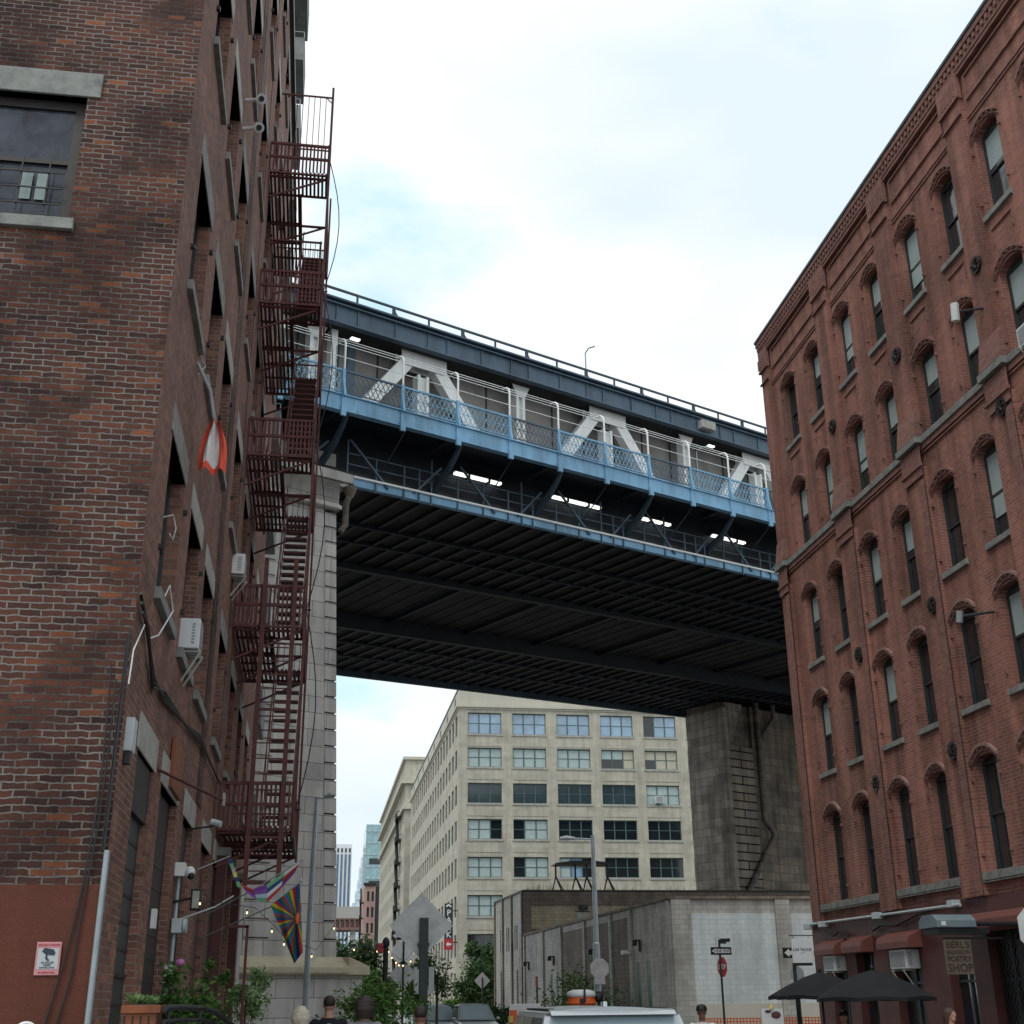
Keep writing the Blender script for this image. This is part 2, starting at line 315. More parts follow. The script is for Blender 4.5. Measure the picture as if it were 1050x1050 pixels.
def lettering(txt, size, parent, matl, loc, rot, align='CENTER', name='lettering', depth=.002, xs=1, spacing=1):
    cu = bpy.data.curves.new(name, 'FONT'); cu.body = txt; cu.size = size; cu.align_x = align; cu.align_y = 'CENTER'; cu.extrude = depth; cu.space_character = spacing; cu.offset = size*.012
    t = bpy.data.objects.new(name, cu); COL.objects.link(t); bpy.context.view_layer.update()
    me = bpy.data.meshes.new_from_object(t.evaluated_get(bpy.context.evaluated_depsgraph_get())); bpy.data.objects.remove(t)
    me.materials.clear(); me.materials.append(M[matl] if isinstance(matl, str) else matl)
    o = bpy.data.objects.new(name, me); COL.objects.link(o); o.parent = parent
    o.location = Vector(loc)-wl(parent); o.rotation_euler = rot; o.scale = (xs,1,1); WL[o.name] = wl(parent); return o
def leaves(mb, c, rad, n, size, rnd, clumps=10, spread=.34, mi=0, droop=0):
    cs = []
    for _ in range(clumps):
        while True:
            p = Vector((rnd.uniform(-1,1), rnd.uniform(-1,1), rnd.uniform(-1,1)))
            if .25 < p.length < 1: break
        cs.append((p, rnd.uniform(.6, 1.25)))
    for _ in range(n):
        q, sp = rnd.choice(cs)
        p = q+Vector((rnd.gauss(0,spread), rnd.gauss(0,spread), rnd.gauss(0,spread*.8)))*sp
        P = Vector((c[0]+p.x*rad[0], c[1]+p.y*rad[1], c[2]+p.z*rad[2]))
        a = Vector((rnd.gauss(0,1), rnd.gauss(0,1), rnd.gauss(0,.6)-droop)).normalized(); b = a.cross(Vector((rnd.gauss(0,1), rnd.gauss(0,1), rnd.gauss(0,1)))).normalized()
        s = size*rnd.uniform(.6, 1.3); m = a.cross(b)*s*.15
        mb.face([P-a*s, P-b*s*.45+m, P+a*s, P+b*s*.45+m], mi)

# wall sheet with recessed openings.  ax 'x': plane x=c, a runs along y;  'y': plane y=c, a runs along x.  inn = sign of the inward direction
def wall(mb, ax, c, a0, a1, z0, z1, holes, depth, inn, mi=0, mr=0):
    def P(a, z, d=0): return (c+inn*d, a, z) if ax == 'x' else (a, c+inn*d, z)
    As = sorted({a0, a1, *[h[0] for h in holes], *[h[1] for h in holes]}); Zs = sorted({z0, z1, *[h[2] for h in holes], *[h[3] for h in holes]})
    As = [a for a in As if a0 <= a <= a1]; Zs = [z for z in Zs if z0 <= z <= z1]
    for i in range(len(As)-1):
        run = None
        for j in range(len(Zs)-1):
            am = (As[i]+As[i+1])/2; zm = (Zs[j]+Zs[j+1])/2
            if any(h[0] < am < h[1] and h[2] < zm < h[3] for h in holes):
                if run is not None: mb.face([P(As[i],run), P(As[i+1],run), P(As[i+1],Zs[j]), P(As[i],Zs[j])], mi); run = None
            elif run is None: run = Zs[j]
        if run is not None: mb.face([P(As[i],run), P(As[i+1],run), P(As[i+1],Zs[-1]), P(As[i],Zs[-1])], mi)
    for h in holes:
        l, r, b, t = h[:4]; rise = h[4] if len(h) > 4 else 0
        mb.face([P(l,b), P(l,b,depth), P(l,t-rise,depth), P(l,t-rise)], mr); mb.face([P(r,b), P(r,t-rise), P(r,t-rise,depth), P(r,b,depth)], mr)
        mb.face([P(l,b), P(r,b), P(r,b,depth), P(l,b,depth)], mr)
        if rise:
            n = 8; w2 = (r-l)/2; cx = (l+r)/2
            arc = [(cx+w2*math.cos(math.pi*k/n*1.0), t-rise+rise*math.sin(math.pi*k/n)) for k in range(n+1)][::-1]
            for k in range(n):
                (xa, za), (xb, zb) = arc[k], arc[k+1]
                mb.face([P(xa,za), P(xb,zb), P(xb,t), P(xa,t)], mi); mb.face([P(xa,za), P(xa,za,depth), P(xb,zb,depth), P(xb,zb)], mr)
        else: mb.face([P(l,t), P(l,t,depth), P(r,t,depth), P(r,t)], mr)
def pbox(mb, ax, c, a0, a1, z0, z1, d0, d1, mi=0):
    """box on a wall: d measured outward (positive) from plane c; the sign of 'outward' is folded into d by the caller"""
    x0, x1 = sorted((c+d0, c+d1))
    if ax == 'x': mb.box(x0, x1, a0, a1, z0, z1, mi)
    else: mb.box(a0, a1, x0, x1, z0, z1, mi)
def sash_window(parent, ax, c, h, depth, inn, fm='wframe', gm='glass', tf=None, bars=0, blind=None, fr=.055, hung=True, name='window', cols=1, label=None, rnd=random):
    """window part (frame) with its pane as a sub-part, set back by depth in the opening h"""
    l, r, b, t = h[:4]; f = MB(tf); d0 = inn*(depth-.09); d1 = inn*(depth+.01); e = .003
    pbox(f, ax, c, l+e, l+fr, b+e, t, d0, d1); pbox(f, ax, c, r-fr, r-e, b+e, t, d0, d1)
    pbox(f, ax, c, l+fr, r-fr, b+e, b+fr, d0, d1); pbox(f, ax, c, l+fr, r-fr, t-fr-(h[4] if len(h) > 4 else 0)*.55, t, d0, d1)
    zm = b+(t-b)*.5
    if hung: pbox(f, ax, c, l+fr, r-fr, zm-.028, zm+.028, d0+inn*.015, d1)
    for k in range(1, cols): a = l+(r-l)*k/cols; pbox(f, ax, c, a-.03, a+.03, b+fr, t-fr, d0+inn*.02, d1)
    if bars:
        for k in range(1, 6): a = l+(r-l)*k/6; pbox(f, ax, c, a-.008, a+.008, b+fr, zm, inn*(depth-.16), inn*(depth-.145))
        for k in range(1, 4): z = b+(zm-b)*k/4; pbox(f, ax, c, l+fr, r-fr, z-.008, z+.008, inn*(depth-.175), inn*(depth-.16))
    fo = f.build(name, fm, parent)
    if label: fo['label'] = label
    g = MB(tf); pbox(g, ax, c, l+fr*.5, r-fr*.5, b+fr*.5, zm, inn*(depth-.035), inn*(depth-.03)); pbox(g, ax, c, l+fr*.5, r-fr*.5, zm, t-.01, inn*(depth-.055), inn*(depth-.05))
    if blind is None: g.build('pane', gm, fo)
    else:
        k = MB(tf); zc = t-(t-b)*blind[0]; g.build('pane', gm, fo)
        pbox(k, ax, c, l+fr, r-fr, max(zc, b+.06), t-.06, inn*(depth-.062), inn*(depth-.058)); k.build('blind', blind[1], fo)
    return fo

# ================================================================== SETTING
g = MB(); g.box(-900, 900, -120, 1500, -.5, -.02); g.build('ground', 'ground'); tag(bpy.data.objects['ground'], kind='structure')
g = MB(); g.box(.8, 11.2, -40, 420, -.3, 0); tag(g.build('road', 'asphalt'), kind='structure')
g = MB(); g.box(-1.9, .65, -40, 46, -.3, .13); tag(g.build('pavement', 'pave'), kind='structure')
g = MB(); g.box(11.35, 13.7, -40, 420, -.3, .13); tag(g.build('pavement', 'pave'), kind='structure')
g = MB(); g.box(.65, .8, -40, 46, -.3, .145); g.box(11.2, 11.35, -40, 420, -.3, .145); tag(g.build('kerb', 'kerb'), kind='structure')
g = MB()
for k in range(40): g.box(5.9, 6.02, 4+k*9, 7+k*9, .0, .004)
tag(g.build('road_marking', 'line'), kind='structure')

# ================================================================== LEFT BUILDING
LX, LY, LT = -1.9, 12.12, 28.6
lb = thing('brick_warehouse', 'dark old brick warehouse close on the left with stone lintels and a red painted base', 'building', (LX, LY, 0))
frontH = [(-4.95, -3.12, 9.95, 11.74), (-8.9, -7.1, 9.95, 11.74), (-4.95,-3.12, 13.9, 15.7)]
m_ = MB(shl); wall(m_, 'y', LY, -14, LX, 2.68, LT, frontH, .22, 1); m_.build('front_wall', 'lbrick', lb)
m_ = MB(shl); m_.box(-14, LX-.002, LY-.012, LY+.3, -.2, 2.68); o = m_.build('painted_base', 'redpaint', lb); o['label'] = 'oxide red painted base of the wall'
cols = [(13.35,14.9),(15.85,17.35),(18.25,19.75),(21.7,23.2),(25.0,26.4),(28.0,29.4),(31,32.4)]
gcols = [(13.3,14.7),(15.5,17.35),(18.35,19.85),(21.5,23.2),(24.2,25.8),(27.6,29.4)]
rows = [(5.95,7.88),(10.0,11.92),(13.98,15.9),(18.1,20.2),(22.2,24.1),(25.9,27.4)]
sideH = [(a,b,z,t) for z, t in rows for a, b in cols]+[(a,b,.1,4.15) for a, b in gcols]
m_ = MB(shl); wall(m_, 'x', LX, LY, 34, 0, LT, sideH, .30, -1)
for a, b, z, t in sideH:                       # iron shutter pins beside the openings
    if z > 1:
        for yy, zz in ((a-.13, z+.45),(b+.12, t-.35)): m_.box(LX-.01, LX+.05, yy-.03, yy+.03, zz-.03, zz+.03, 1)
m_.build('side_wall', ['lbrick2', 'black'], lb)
m_ = MB(shl); m_.box(-14, LX-.3, LY+.5, 33.9, -.2, LT-.1); m_.box(-14, -2.3, 33.6, 34, 0, LT); m_.build('core', 'black', lb)
m_ = MB(shl); m_.box(-14, LX+.1, LY-.1, LY+.35, LT-.25, LT+.1); m_.box(LX-.3, LX+.12, LY+.35, 34.1, LT-.25, LT+.1); m_.build('roof_edge', 'wframe', lb)
for a, b, z, t in frontH:
    sash_window(lb, 'y', LY, (a,b,z,t), .2, 1, 'bframe', 'glass3', shl, bars=1, fr=.13)
    m_ = MB(shl)                                # two pale slats of a small frame seen behind the lower pane
    for q in (0,1): m_.box(b-.62+q*.17, b-.50+q*.17, LY+.135, LY+.142, z+.35, z+.72, 2)
    m_.mi = 0; m_.m = [0]*len(m_.m); m_.build('pale_slat', mat('slat_pale', (.26,.34,.34), .7), lb)
    m_ = MB(shl); m_.box(a-.15, b+.15, LY-.03, LY+.2, t, t+.36); m_.build('lintel', 'stone', lb, bevel=.008)
    m_ = MB(shl); m_.box(a-.08, b+.07, LY-.06, LY+.2, z-.15, z); m_.build('sill', 'stone', lb, bevel=.008)
rw = random.Random(3)
for a, b, z, t in sideH:
    ground = z < 1
    if not ground:
        sash_window(lb, 'x', LX, (a,b,z,t), .26, -1, rw.choice(['wframe','bframe']), 'glass2', shl, blind=((rw.uniform(.3,.9), 'blind') if rw.random() < .3 else None))
    m_ = MB(shl); m_.box(LX-.28, LX+.015, a-.12, b+.12, t, t+.38); m_.build('lintel', 'stone_l' if ground else rw.choice(['stone','stone_l']), lb, bevel=.008)
    if not ground:
        m_ = MB(shl); m_.box(LX-.25, LX+.07, a-.08, b+.08, z-.14, z); m_.build('sill', 'stone', lb, bevel=.008)
        for yy, zz in ((a-.12, z+.5),(b+.1, z+.5),(a-.12,t-.3),(b+.1,t-.3)):
            pass
# ground-floor doors
for i, (a, b) in enumerate(gcols):
    d = MB(shl); d.box(LX-.16, LX-.09, a+.003, b-.003, .12, 4.15)
    if i == 0: d.box(LX-.09, LX-.03, a+.003, b-.003, 3.55, 4.14, 1); d.box(LX-.09, LX-.06, a+.05, b-.05, 1.93, 1.97, 1)
    for k in range(12): d.box(LX-.09, LX-.082, a+.04, b-.04, .3+k*.27, .33+k*.27, 1)
    dd = d.build('door', [['wframe','black'],['bframe','black'],['black','wframe'],['rpaint','black'],['black','wframe'],['bframe','black']][i], lb)
    h_ = MB(shl); h_.tube([(LX-.07,b-.15,1.0),(LX-.07,b-.15,1.3)], .012, 6); h_.build('handle', 'steel', dd)
m_ = MB(shl); m_.box(LX, LX+.012, 19.95, 20.8, 4.6, 27.5); m_.box(LX, LX+.012, 23.4, 23.46, 4.6, 27.5); m_.build('pointing_strip', 'lbrick', lb)

def small(name, label, cat, mb, mats, group=None, loc=None, **k):
    o = mb.build(name, mats, None, loc=loc, **k); return tag(o, label, cat, group)
# conduit, cables
m_ = MB(shl); m_.tube([(LX-.0,LY-.04,-.0),(LX-.0,LY-.04,2.98)], .028, 10); small('conduit', 'pale blue grey pipe up the corner of the red painted base', 'pipe', m_, 'steel', loc=(LX-.02,LY-.05,0))
m_ = MB(shl); m_.tube([(LX-.03,LY-.04,2.98),(LX-.02,LY-.05,4.2),(LX-.02,LY-.04,5.1)], .012, 6); m_.tube([(LX-.05,LY-.03,2.98),(LX-.04,LY-.04,5.0)], .009, 6)
small('cable', 'black cables rising from the corner pipe to the junction box', 'cable', m_, 'black', loc=(LX,LY,3))
CAB1 = [(-2.06,LY-.03,4.75),(-2.03,LY-.03,3.8),(-2.043,LY-.035,3.17),(-2.076,LY-.035,2.70),(-2.118,LY-.035,2.32),(-2.163,LY-.035,2.0),(-2.254,LY-.035,1.52),(-2.5,LY-.035,.3)]
CAB2 = [(-2.0,LY-.03,4.6),(-1.995,LY-.03,3.9),(-2.009,LY-.03,3.17),(-2.045,LY-.035,2.70),(-2.066,LY-.035,2.32),(-2.085,LY-.035,1.9),(-2.156,LY-.035,1.52),(-2.4,LY-.035,.3)]
m_ = MB(shl)
for pts in (CAB1, CAB2): m_.tube(pts, .009, 6)
small('cable', 'pair of thin black cables hanging down across the red painted base', 'cable', m_, 'black', loc=(-2.3,LY,1))
m_ = MB(shl)
for k in range(3): m_.tube([(LX+.03+k*.02, LY+.02, 5.5-k*.1),(LX+.04,12.6+k*.1,5.35),(LX+.04,13.6,5.0-k*.06),(LX+.04,14.6,4.98+k*.05),(LX+.04,17,5.2),(LX+.05,19,5.38+k*.04),(LX+.05,21.5,5.45),(LX+.05,23.6,5.47)], .018, 6)
small('cable', 'black cable bundle sagging along the street side above the door lintels', 'cable', m_, 'black', loc=(LX,LY,5.5))
m_ = MB(shl); m_.tube([(LX+.02,LY-.03,4.55),(LX+.03,LY-.02,4.9),(LX+.05,LY+.15,5.1),(LX+.06,12.42,5.25)], .008, 6); m_.tube([(LX+.03,13.1,4.9+.4),(LX+.06,13.5,5.45),(LX+.1,14.2,5.95),(LX+.06,14.0,6.2),(LX+.02,13.9,6.0)], .009, 6)
small('cable', 'loose white cable looping off the brick corner below the lowest window', 'cable', m_, 'white', loc=(LX,LY,5))
m_ = MB(shl); m_.tube([(LX-.2,13.7,6.9),(LX+.05,13.75,7.0),(LX+.09,13.8,6.85),(LX+.06,13.85,6.72),(LX+.02,13.8,6.78)], .009, 6)
small('cable', 'small white wire curl at the lowest tall window jamb', 'cable', m_, 'white', loc=(LX,13.8,6.8))
jb = thing('junction_box', 'pale grey box on the brick corner above the street door', 'electrical box', (LX+.05, LY+.1, 4.1))
m_ = MB(shl); m_.box(LX-.01, LX+.08, LY+.22, LY+.46, 3.95, 4.28); m_.build('case', 'lgrey', jb, bevel=.01)
m_ = MB(shl); m_.box(LX+.01, LX+.06, LY+.24, LY+.36, 3.83, 3.95); m_.build('cable_gland', 'black', jb)
# ac units
def ac_unit(label, ax, c, a, z, outd, w_=.62, h_=.42, d_=.5, brackets=True, tf=None, group=None):
    loc = (c, a, z) if ax == 'x' else (a, c, z)
    t = thing('air_conditioner', label, 'air conditioner', loc, group)
    b = MB(tf); pbox(b, ax, c, a-w_/2, a+w_/2, z, z+h_, outd*-.1, outd*d_); b.build('case', 'white', t, bevel=.012)
    b = MB(tf)
    pbox(b, ax, c, a-w_/2+.05, a+w_/2-.05, z+.05, z+h_-.05, outd*d_, outd*(d_+.008)); b.build('back_grille', 'grey', t)
    b = MB(tf)
    for k in range(7): zz = z+.07+k*(h_-.14)/6.5; pbox(b, ax, c, a-w_/2-.006, a-w_/2, zz, zz+.02, outd*.1, outd*(d_-.06))
    b.build('side_vent', 'grey', t)
    if brackets:
        b = MB(tf)
        for s in (-1, 1):
            p = (c+outd*d_*1.15, a+s*w_*.35, z-.03) if ax == 'x' else (a+s*w_*.35, c+outd*d_*1.15, z-.03); q = (c, a+s*w_*.35, z-.03) if ax == 'x' else (a+s*w_*.35, c, z-.03)
            r = (c, a+s*w_*.35, z-.45) if ax == 'x' else (a+s*w_*.35, c, z-.45)
            b.beam(p, q, .03, .03); b.beam(p, r, .025, .025)
        b.build('bracket', 'stone_l', t)
    return t
ac_unit('white air conditioner on a bracket in the second window from the brick corner', 'x', LX, 16.6, 6.1, 1, .44, .42, .2, tf=shl)
ac_unit('small white air conditioner high on the street side just left of the fire escape', 'x', LX, 23.3, 9.45, 1, .5, .42, .24, tf=shl)
# bullet cameras high on the wall
for z, lb_ in ((16.75, 'upper white bullet camera of a pair high on the brick side wall'), (16.1, 'lower white bullet camera of a pair high on the brick side wall')):
    t = thing('security_camera', lb_, 'camera', (LX, 17.8, z), 'bullet cameras on the warehouse')
    b = MB(shl); b.tube([(LX,17.8,z),(LX+.22,17.75,z)], .035, 8); b.build('arm', 'white', t)
    b = MB(shl); b.tube([(LX+.27,17.95,z+.16),(LX+.29,17.7,z-.02),(LX+.31,17.55,z-.14)], [.08,.09,.095], 12); b.build('housing', 'white', t)
    b = MB(shl); b.tube([(LX+.311,17.545,z-.145),(LX+.313,17.53,z-.155)], .05, 12); b.build('lens', 'black', t)
# dome camera + lamp + boxes by the door
b = MB(shl); b.tube([(LX+.05,17.95,.3),(LX+.05,17.95,3.3)], .03, 8); small('conduit', 'grey conduit up the brick pier beside the street door', 'pipe', b, 'steel', loc=(LX+.05,17.95,0))
t = thing('security_camera', 'white dome camera at the top of the conduit beside the street door', 'camera', (LX+.1,17.9,3.3))
b = MB(shl); b.box(LX, LX+.14, 17.8, 18.0, 3.28, 3.46); b.build('mount', 'white', t, bevel=.01); b = MB(shl); b.ell((LX+.2,17.85,3.33), (.075,.075,.085)); b.build('dome', 'white', t, smooth=True)
b = MB(shl); b.ell((LX+.22,17.82,3.29), (.05,.05,.055)); b.build('lens', 'black', t, smooth=True)
t = thing('wall_lamp', 'black framed wall lamp beside the dome camera', 'lamp', (LX+.15,17.9,2.95))
b = MB(shl); b.box(LX+.24, LX+.38, 17.85, 17.95, 2.84, 3.12); b.tube([(LX,17.9,2.95),(LX+.25,17.9,3.0)], .02, 6); b.build('housing', 'black', t, bevel=.01)
b = MB(shl); b.box(LX+.265, LX+.355, 17.835, 17.849, 2.87, 3.09); b.build('diffuser', 'stone_l', t)
t = thing('junction_box', 'round light grey box low on the conduit beside the street door', 'electrical box', (LX+.1,17.9,2.6))
b = MB(shl); b.box(LX+.02, LX+.16, 17.82, 18.0, 2.55, 2.74); b.build('case', 'lgrey', t, bevel=.015); b = MB(shl); b.tube([(LX+.17,17.9,2.645),(LX+.22,17.9,2.645)], .095, 14); b.build('cover', 'lgrey', t)
t = thing('intercom', 'grey keypad box over a black box at door height', 'intercom', (LX+.02,17.72,1.8))
b = MB(shl); b.box(LX, LX+.09, 17.65, 17.85, 1.93, 2.14); b.build('keypad', 'lgrey', t, bevel=.008); b = MB(shl); b.box(LX, LX+.12, 17.6, 17.85, 1.72, 1.92); b.build('box', 'black', t)
b = MB(shl); b.box(LX, LX+.05, 15.75, 15.95, 2.5, 2.72); small('junction_box', 'weathered white plate on the brick between the first two doors', 'electrical box', b, 'white', loc=(LX,15.8,2.6))
# horizontal arm, wooden sign, small lamp
t = thing('flag_bar', 'thin rust brown pole reaching out over the second street door', 'bracket', (LX,17.2,4.3))
b = MB(shl); b.tube([(LX,15.0,4.23),(LX+.02,15.05,4.23),(LX+.55,18.2,4.35)], .02, 6); b.build('pole', 'fe', t); b = MB(shl); b.box(LX+.54, LX+.57, 18.1, 18.25, 4.27, 4.45); b.build('end_plate', 'stone_l', t)
b = MB(shl); b.box(LX+.015, LX+.06, 16.1, 17.25, 4.2, 4.85); o = small('wooden_sign', 'brown wooden board fixed over the second street door', 'sign', b, 'orangew', loc=(LX,16.6,4.2))
t = thing('wall_lamp', 'small pale spotlight on a dark arm over the third street opening', 'lamp', (LX,19.0,4.1))
b = MB(shl); b.tube([(LX,19.0,4.05),(LX+.38,19.0,4.1)], .015, 6); b.build('arm', 'black', t); b = MB(shl); b.tube([(LX+.34,19.0,4.16),(LX+.48,18.95,4.12)], .05, 10); b.build('head', 'lgrey', t)
# cctv warning sign on the base
t = thing('warning_sign', 'small white and pink video surveillance sign on the red painted base', 'sign', (-2.55, LY, 1.9))
PINK = mat('sign_pink', (.60,.26,.28), .5, var=.1); SW = mat('sign_white', (.50,.54,.55), .5, var=.08); SI = mat('sign_ink', (.03,.05,.08), .6); SP = mat('pink_ink', (.45,.07,.10), .6)
sx, sz = -2.30, 2.05
b = MB(); b.box(sx-.105, sx+.105, LY-.057, LY-.05, sz-.138, sz+.138); b.build('plate', PINK, t, bevel=.006)
b = MB(); b.box(sx-.088, sx+.088, LY-.059, LY-.0575, sz-.088, sz+.085); b.build('panel', SW, t)
b = MB(); b.box(sx-.03,sx+.03,LY-.05,LY-.012,sz-.05,sz+.05); b.build('standoff','steel',t)
b = MB(); y0, y1 = LY-.063, LY-.0595
b.prism([(sx-.055,sz+.06),(sx-.035,sz+.09),(sx+.045,sz+.075),(sx+.06,sz+.045),(sx+.05,sz+.025),(sx-.02,sz+.035)], 'y', y0, y1)
b.prism([(sx-.02,sz+.035),(sx-.005,sz+.035),(sx-.005,sz+.005),(sx+.015,sz-.012),(sx,sz-.02),(sx-.022,sz+.0)], 'y', y0, y1); b.build('camera_symbol', SI, t)
RX = (R(90),0,0)
for txt, s_, z_, mm in (('SECURITY NOTICE',.022,.113,SP),('24 HOUR',.026,-.034,SI),('VIDEO',.023,-.055,SI),('SURVEILLANCE',.019,-.075,SI),('IN OPERATION',.020,-.115,SP)):
    lettering(txt, s_, t, mm, (sx, LY-.0605, sz+z_), RX, depth=.001)
# red and white cloth on a bracket
t = thing('hanging_flag', 'faded red and white cloth hanging from a bracket on the brick side wall', 'flag', (LX+.2, 15, 9))
b = MB(shl); nU, nV = 10, 16
RW = mat('red_cloth', (.80,.11,.06), .8, var=.2, scale=4)
for i in range(nU):
    for j in range(nV):
        def PP(i, j):
            u_ = i/nU; v_ = j/nV; wid = .07+.22*math.sin(min(1, v_*1.5)*math.pi/2); 
            return (LX+.30+(u_-.5)*wid*1.25, 15.0+.07*math.sin(u_*11+v_*2)+.25*u_*wid, 8.88-v_*.74+.06*abs(u_-.5)-.03*math.sin(u_*14))
        mi = 1 if (2 <= i <= 6 and 0 < j < 14) else 0
        b.face([PP(i,j),PP(i+1,j),PP(i+1,j+1),PP(i,j+1)], mi)
o = b.build('cloth', [RW, 'white'], t, smooth=True)
b = MB(shl); b.tube([(LX,14.9,9.7),(LX+.2,14.95,9.3),(LX+.30,15.03,8.78)], .025, 8); b.tube([(LX,15.0,9.9),(LX+.10,15.0,9.7),(LX+.02,14.9,9.5)],.012,6); b.build('bracket', 'grey', t)

# ---------------------------------------------------------------- fire escape
fe = thing('fire_escape', 'dark red iron fire escape with stairs zigzagging up the end of the left warehouse', 'fire escape', (LX, 24.3, 4.8))
FZ = [4.80, 8.82, 12.68, 16.55, 20.25]; FX0, FX1, FY0, FY1 = LX+.02, -.50, 24.3, 28.9
def sp(b, p, q, w_, h_): b.beam(p, q, w_, h_)
for k, z in enumerate(FZ):
    b = MB(shl); n = 15
    for i in range(n):
        x = FX0+.03+(FX1-FX0-.06)*i/(n-1); y1 = FY1 if x < FX0+.75 or True else 0
        if x > FX0+.72 and k < 4 and False: continue
        if x > FX0+.72 and k > 0: b.box(x-.026, x+.026, FY0, 25.2, z-.04, z); b.box(x-.026, x+.026, 28.0, FY1, z-.04, z)
        else: b.box(x-.026, x+.026, FY0, FY1, z-.04, z)
    for y in (FY0+.02, 25.2, 26.4, 27.3, 28.0, FY1-.02): b.box(FX0, FX1 if (y < 25.5 or y > 27.5 or k == 0) else FX0+.74, y-.025, y+.025, z-.085, z-.04)
    b.box(FX1-.02, FX1+.03, FY0, FY1, z-.1, z+.02); b.box(FX0+.72, FX0+.76, 25.2, 28, z-.09, z)
    b.build('platform', 'fe', fe)
    r_ = MB(shl)
    for i in range(17): x = FX0+(FX1-FX0)*i/16; r_.box(x-.021, x+.021, FY0-.015, FY0+.015, z, z+.80)
    for i in range(30): y = FY0+(FY1-FY0)*i/29; r_.box(FX1-.008, FX1+.008, y-.008, y+.008, z, z+.86)
    for i in range(12): x = FX0+(FX1-FX0)*i/11; r_.box(x-.008, x+.008, FY1-.008, FY1+.008, z, z+.86)
    for zz in (.40, .80): r_.box(FX0, FX1, FY0-.025, FY0+.025, z+zz-.03, z+zz+.03)
    for zz in (.10, .86): r_.box(FX1-.018, FX1+.018, FY0, FY1, z+zz-.018, z+zz+.018); r_.box(FX0, FX1, FY1-.018, FY1+.018, z+zz-.018, z+zz+.018)
    r_.build('railing', 'fe', fe)
    c_ = MB(shl)
    for y in (FY0+.1, 26.4, FY1-.1): c_.beam((FX0,y,z-.75),(FX1,y,z-.1), .04, .04); c_.beam((FX0,y,z-.12),(FX1,y,z-.12), .05, .05)
    c_.build('bracket', 'fe', fe)
    if k < 4:
        z2 = FZ[k+1]; s_ = MB(shl); n = 15
        xa, xb = FX0+.78, FX1-.06; ya, yb = FY0+.55, 28.05
        for i in range(1, n+1):
            t_ = i/(n+.6); y = ya+(yb-ya)*t_; zz = z+(z2-z)*t_; s_.box(xa+.02, xb-.02, y-.11, y+.11, zz-.02, zz+.02)
        for x in (xa, xb): s_.beam((x,ya,z),(x,yb,z2), .015, .16); 
        for x in (xa-.02, xb+.03):
            s_.beam((x,ya,z+.85),(x,yb,z2+.85), .025, .03)
            for i in range(5): t_ = i/4; s_.beam((x,ya+(yb-ya)*t_,z+(z2-z)*t_),(x,ya+(yb-ya)*t_,z+(z2-z)*t_+.85), .015, .015)
        s_.build('stair_flight', 'fe', fe)
for x, y, w_ in ((FX1+.03, FY0-.02, .055), (FX1+.03, FY1, .05)):
    b = MB(shl); b.box(x-w_/2, x+w_/2, y-w_/2, y+w_/2, 4.6, 22.9); b.build('corner_post', 'fe', fe)
b = MB(shl)
for x in (-1.30, -.70): b.box(x-.045, x+.045, FY0-.14, FY0-.05, 3.7, 10.2)
b.box(-1.3, -.7, FY0-.13, FY0-.08, 3.72, 3.78); b.box(-1.3, -.7, FY0-.13, FY0-.08, 4.55, 4.6); b.box(-1.3,-.7,FY0-.13,FY0-.08,7.0,7.05)
for k in range(9): b.box(-1.25, -.75, FY0-.12, FY0-.09, 3.95+k*.3, 3.97+k*.3)
for k in range(7): b.box(-1.25, -.75, FY0-.12, FY0-.09, 6.6+k*.28, 6.62+k*.28)
b.build('drop_ladder', 'fe', fe)
b = MB(shl); T_ = FZ[-1]
for i in range(7): x = -1.35+(FX1+1.35)*i/6; b.box(x-.008, x+.008, FY0+.4, FY0+.42, T_+1.0, T_+2.7)
b.box(-1.75, FX1+.03, FY0+.4, FY0+.43, T_+2.69, T_+2.73); b.box(-1.35, FX1+.03, FY0+.4, FY0+.43, T_+1.0, T_+1.03)
b.beam((FX1-.15,FY0+.4,T_+2.7),(FX1+.03,FY0+.4,T_+2.5), .02, .02); b.build('upper_rail', 'fe', fe)
b = MB(shl); z = FZ[3]                                   # half rail above the fourth platform
for i in range(6): x = -1.15+(FX1+1.15-.1)*i/5; b.box(x-.008, x+.008, FY0+.5, FY0+.515, z+.95, z+2.0)
b.box(-1.8, FX1-.05, FY0+.5, FY0+.54, z+2.0, z+2.04); b.box(FX1-.11, FX1-.06, FY0+.48, FY0+.53, z, z+2.04); b.build('upper_rail', 'fe', fe)
m_ = MB(shl)
for k in range(4):
    z0, z1 = FZ[k]+.3, FZ[k+1]+.3; m_.tube([(FX1+.05+.28*math.sin(math.pi*i/8)*(1 if i < 8 else 0), FY0-.05, z0+(z1-z0)*i/8) for i in range(9)], .012, 6)
    m_.tube([(FX1,FY0-.03,z0),(FX1+.14,FY0-.05,z0)], .018, 6)
small('cable', 'dark cable bowing out beside the fire escape corner post', 'cable', m_, 'black', loc=(FX1, FY0, 5))

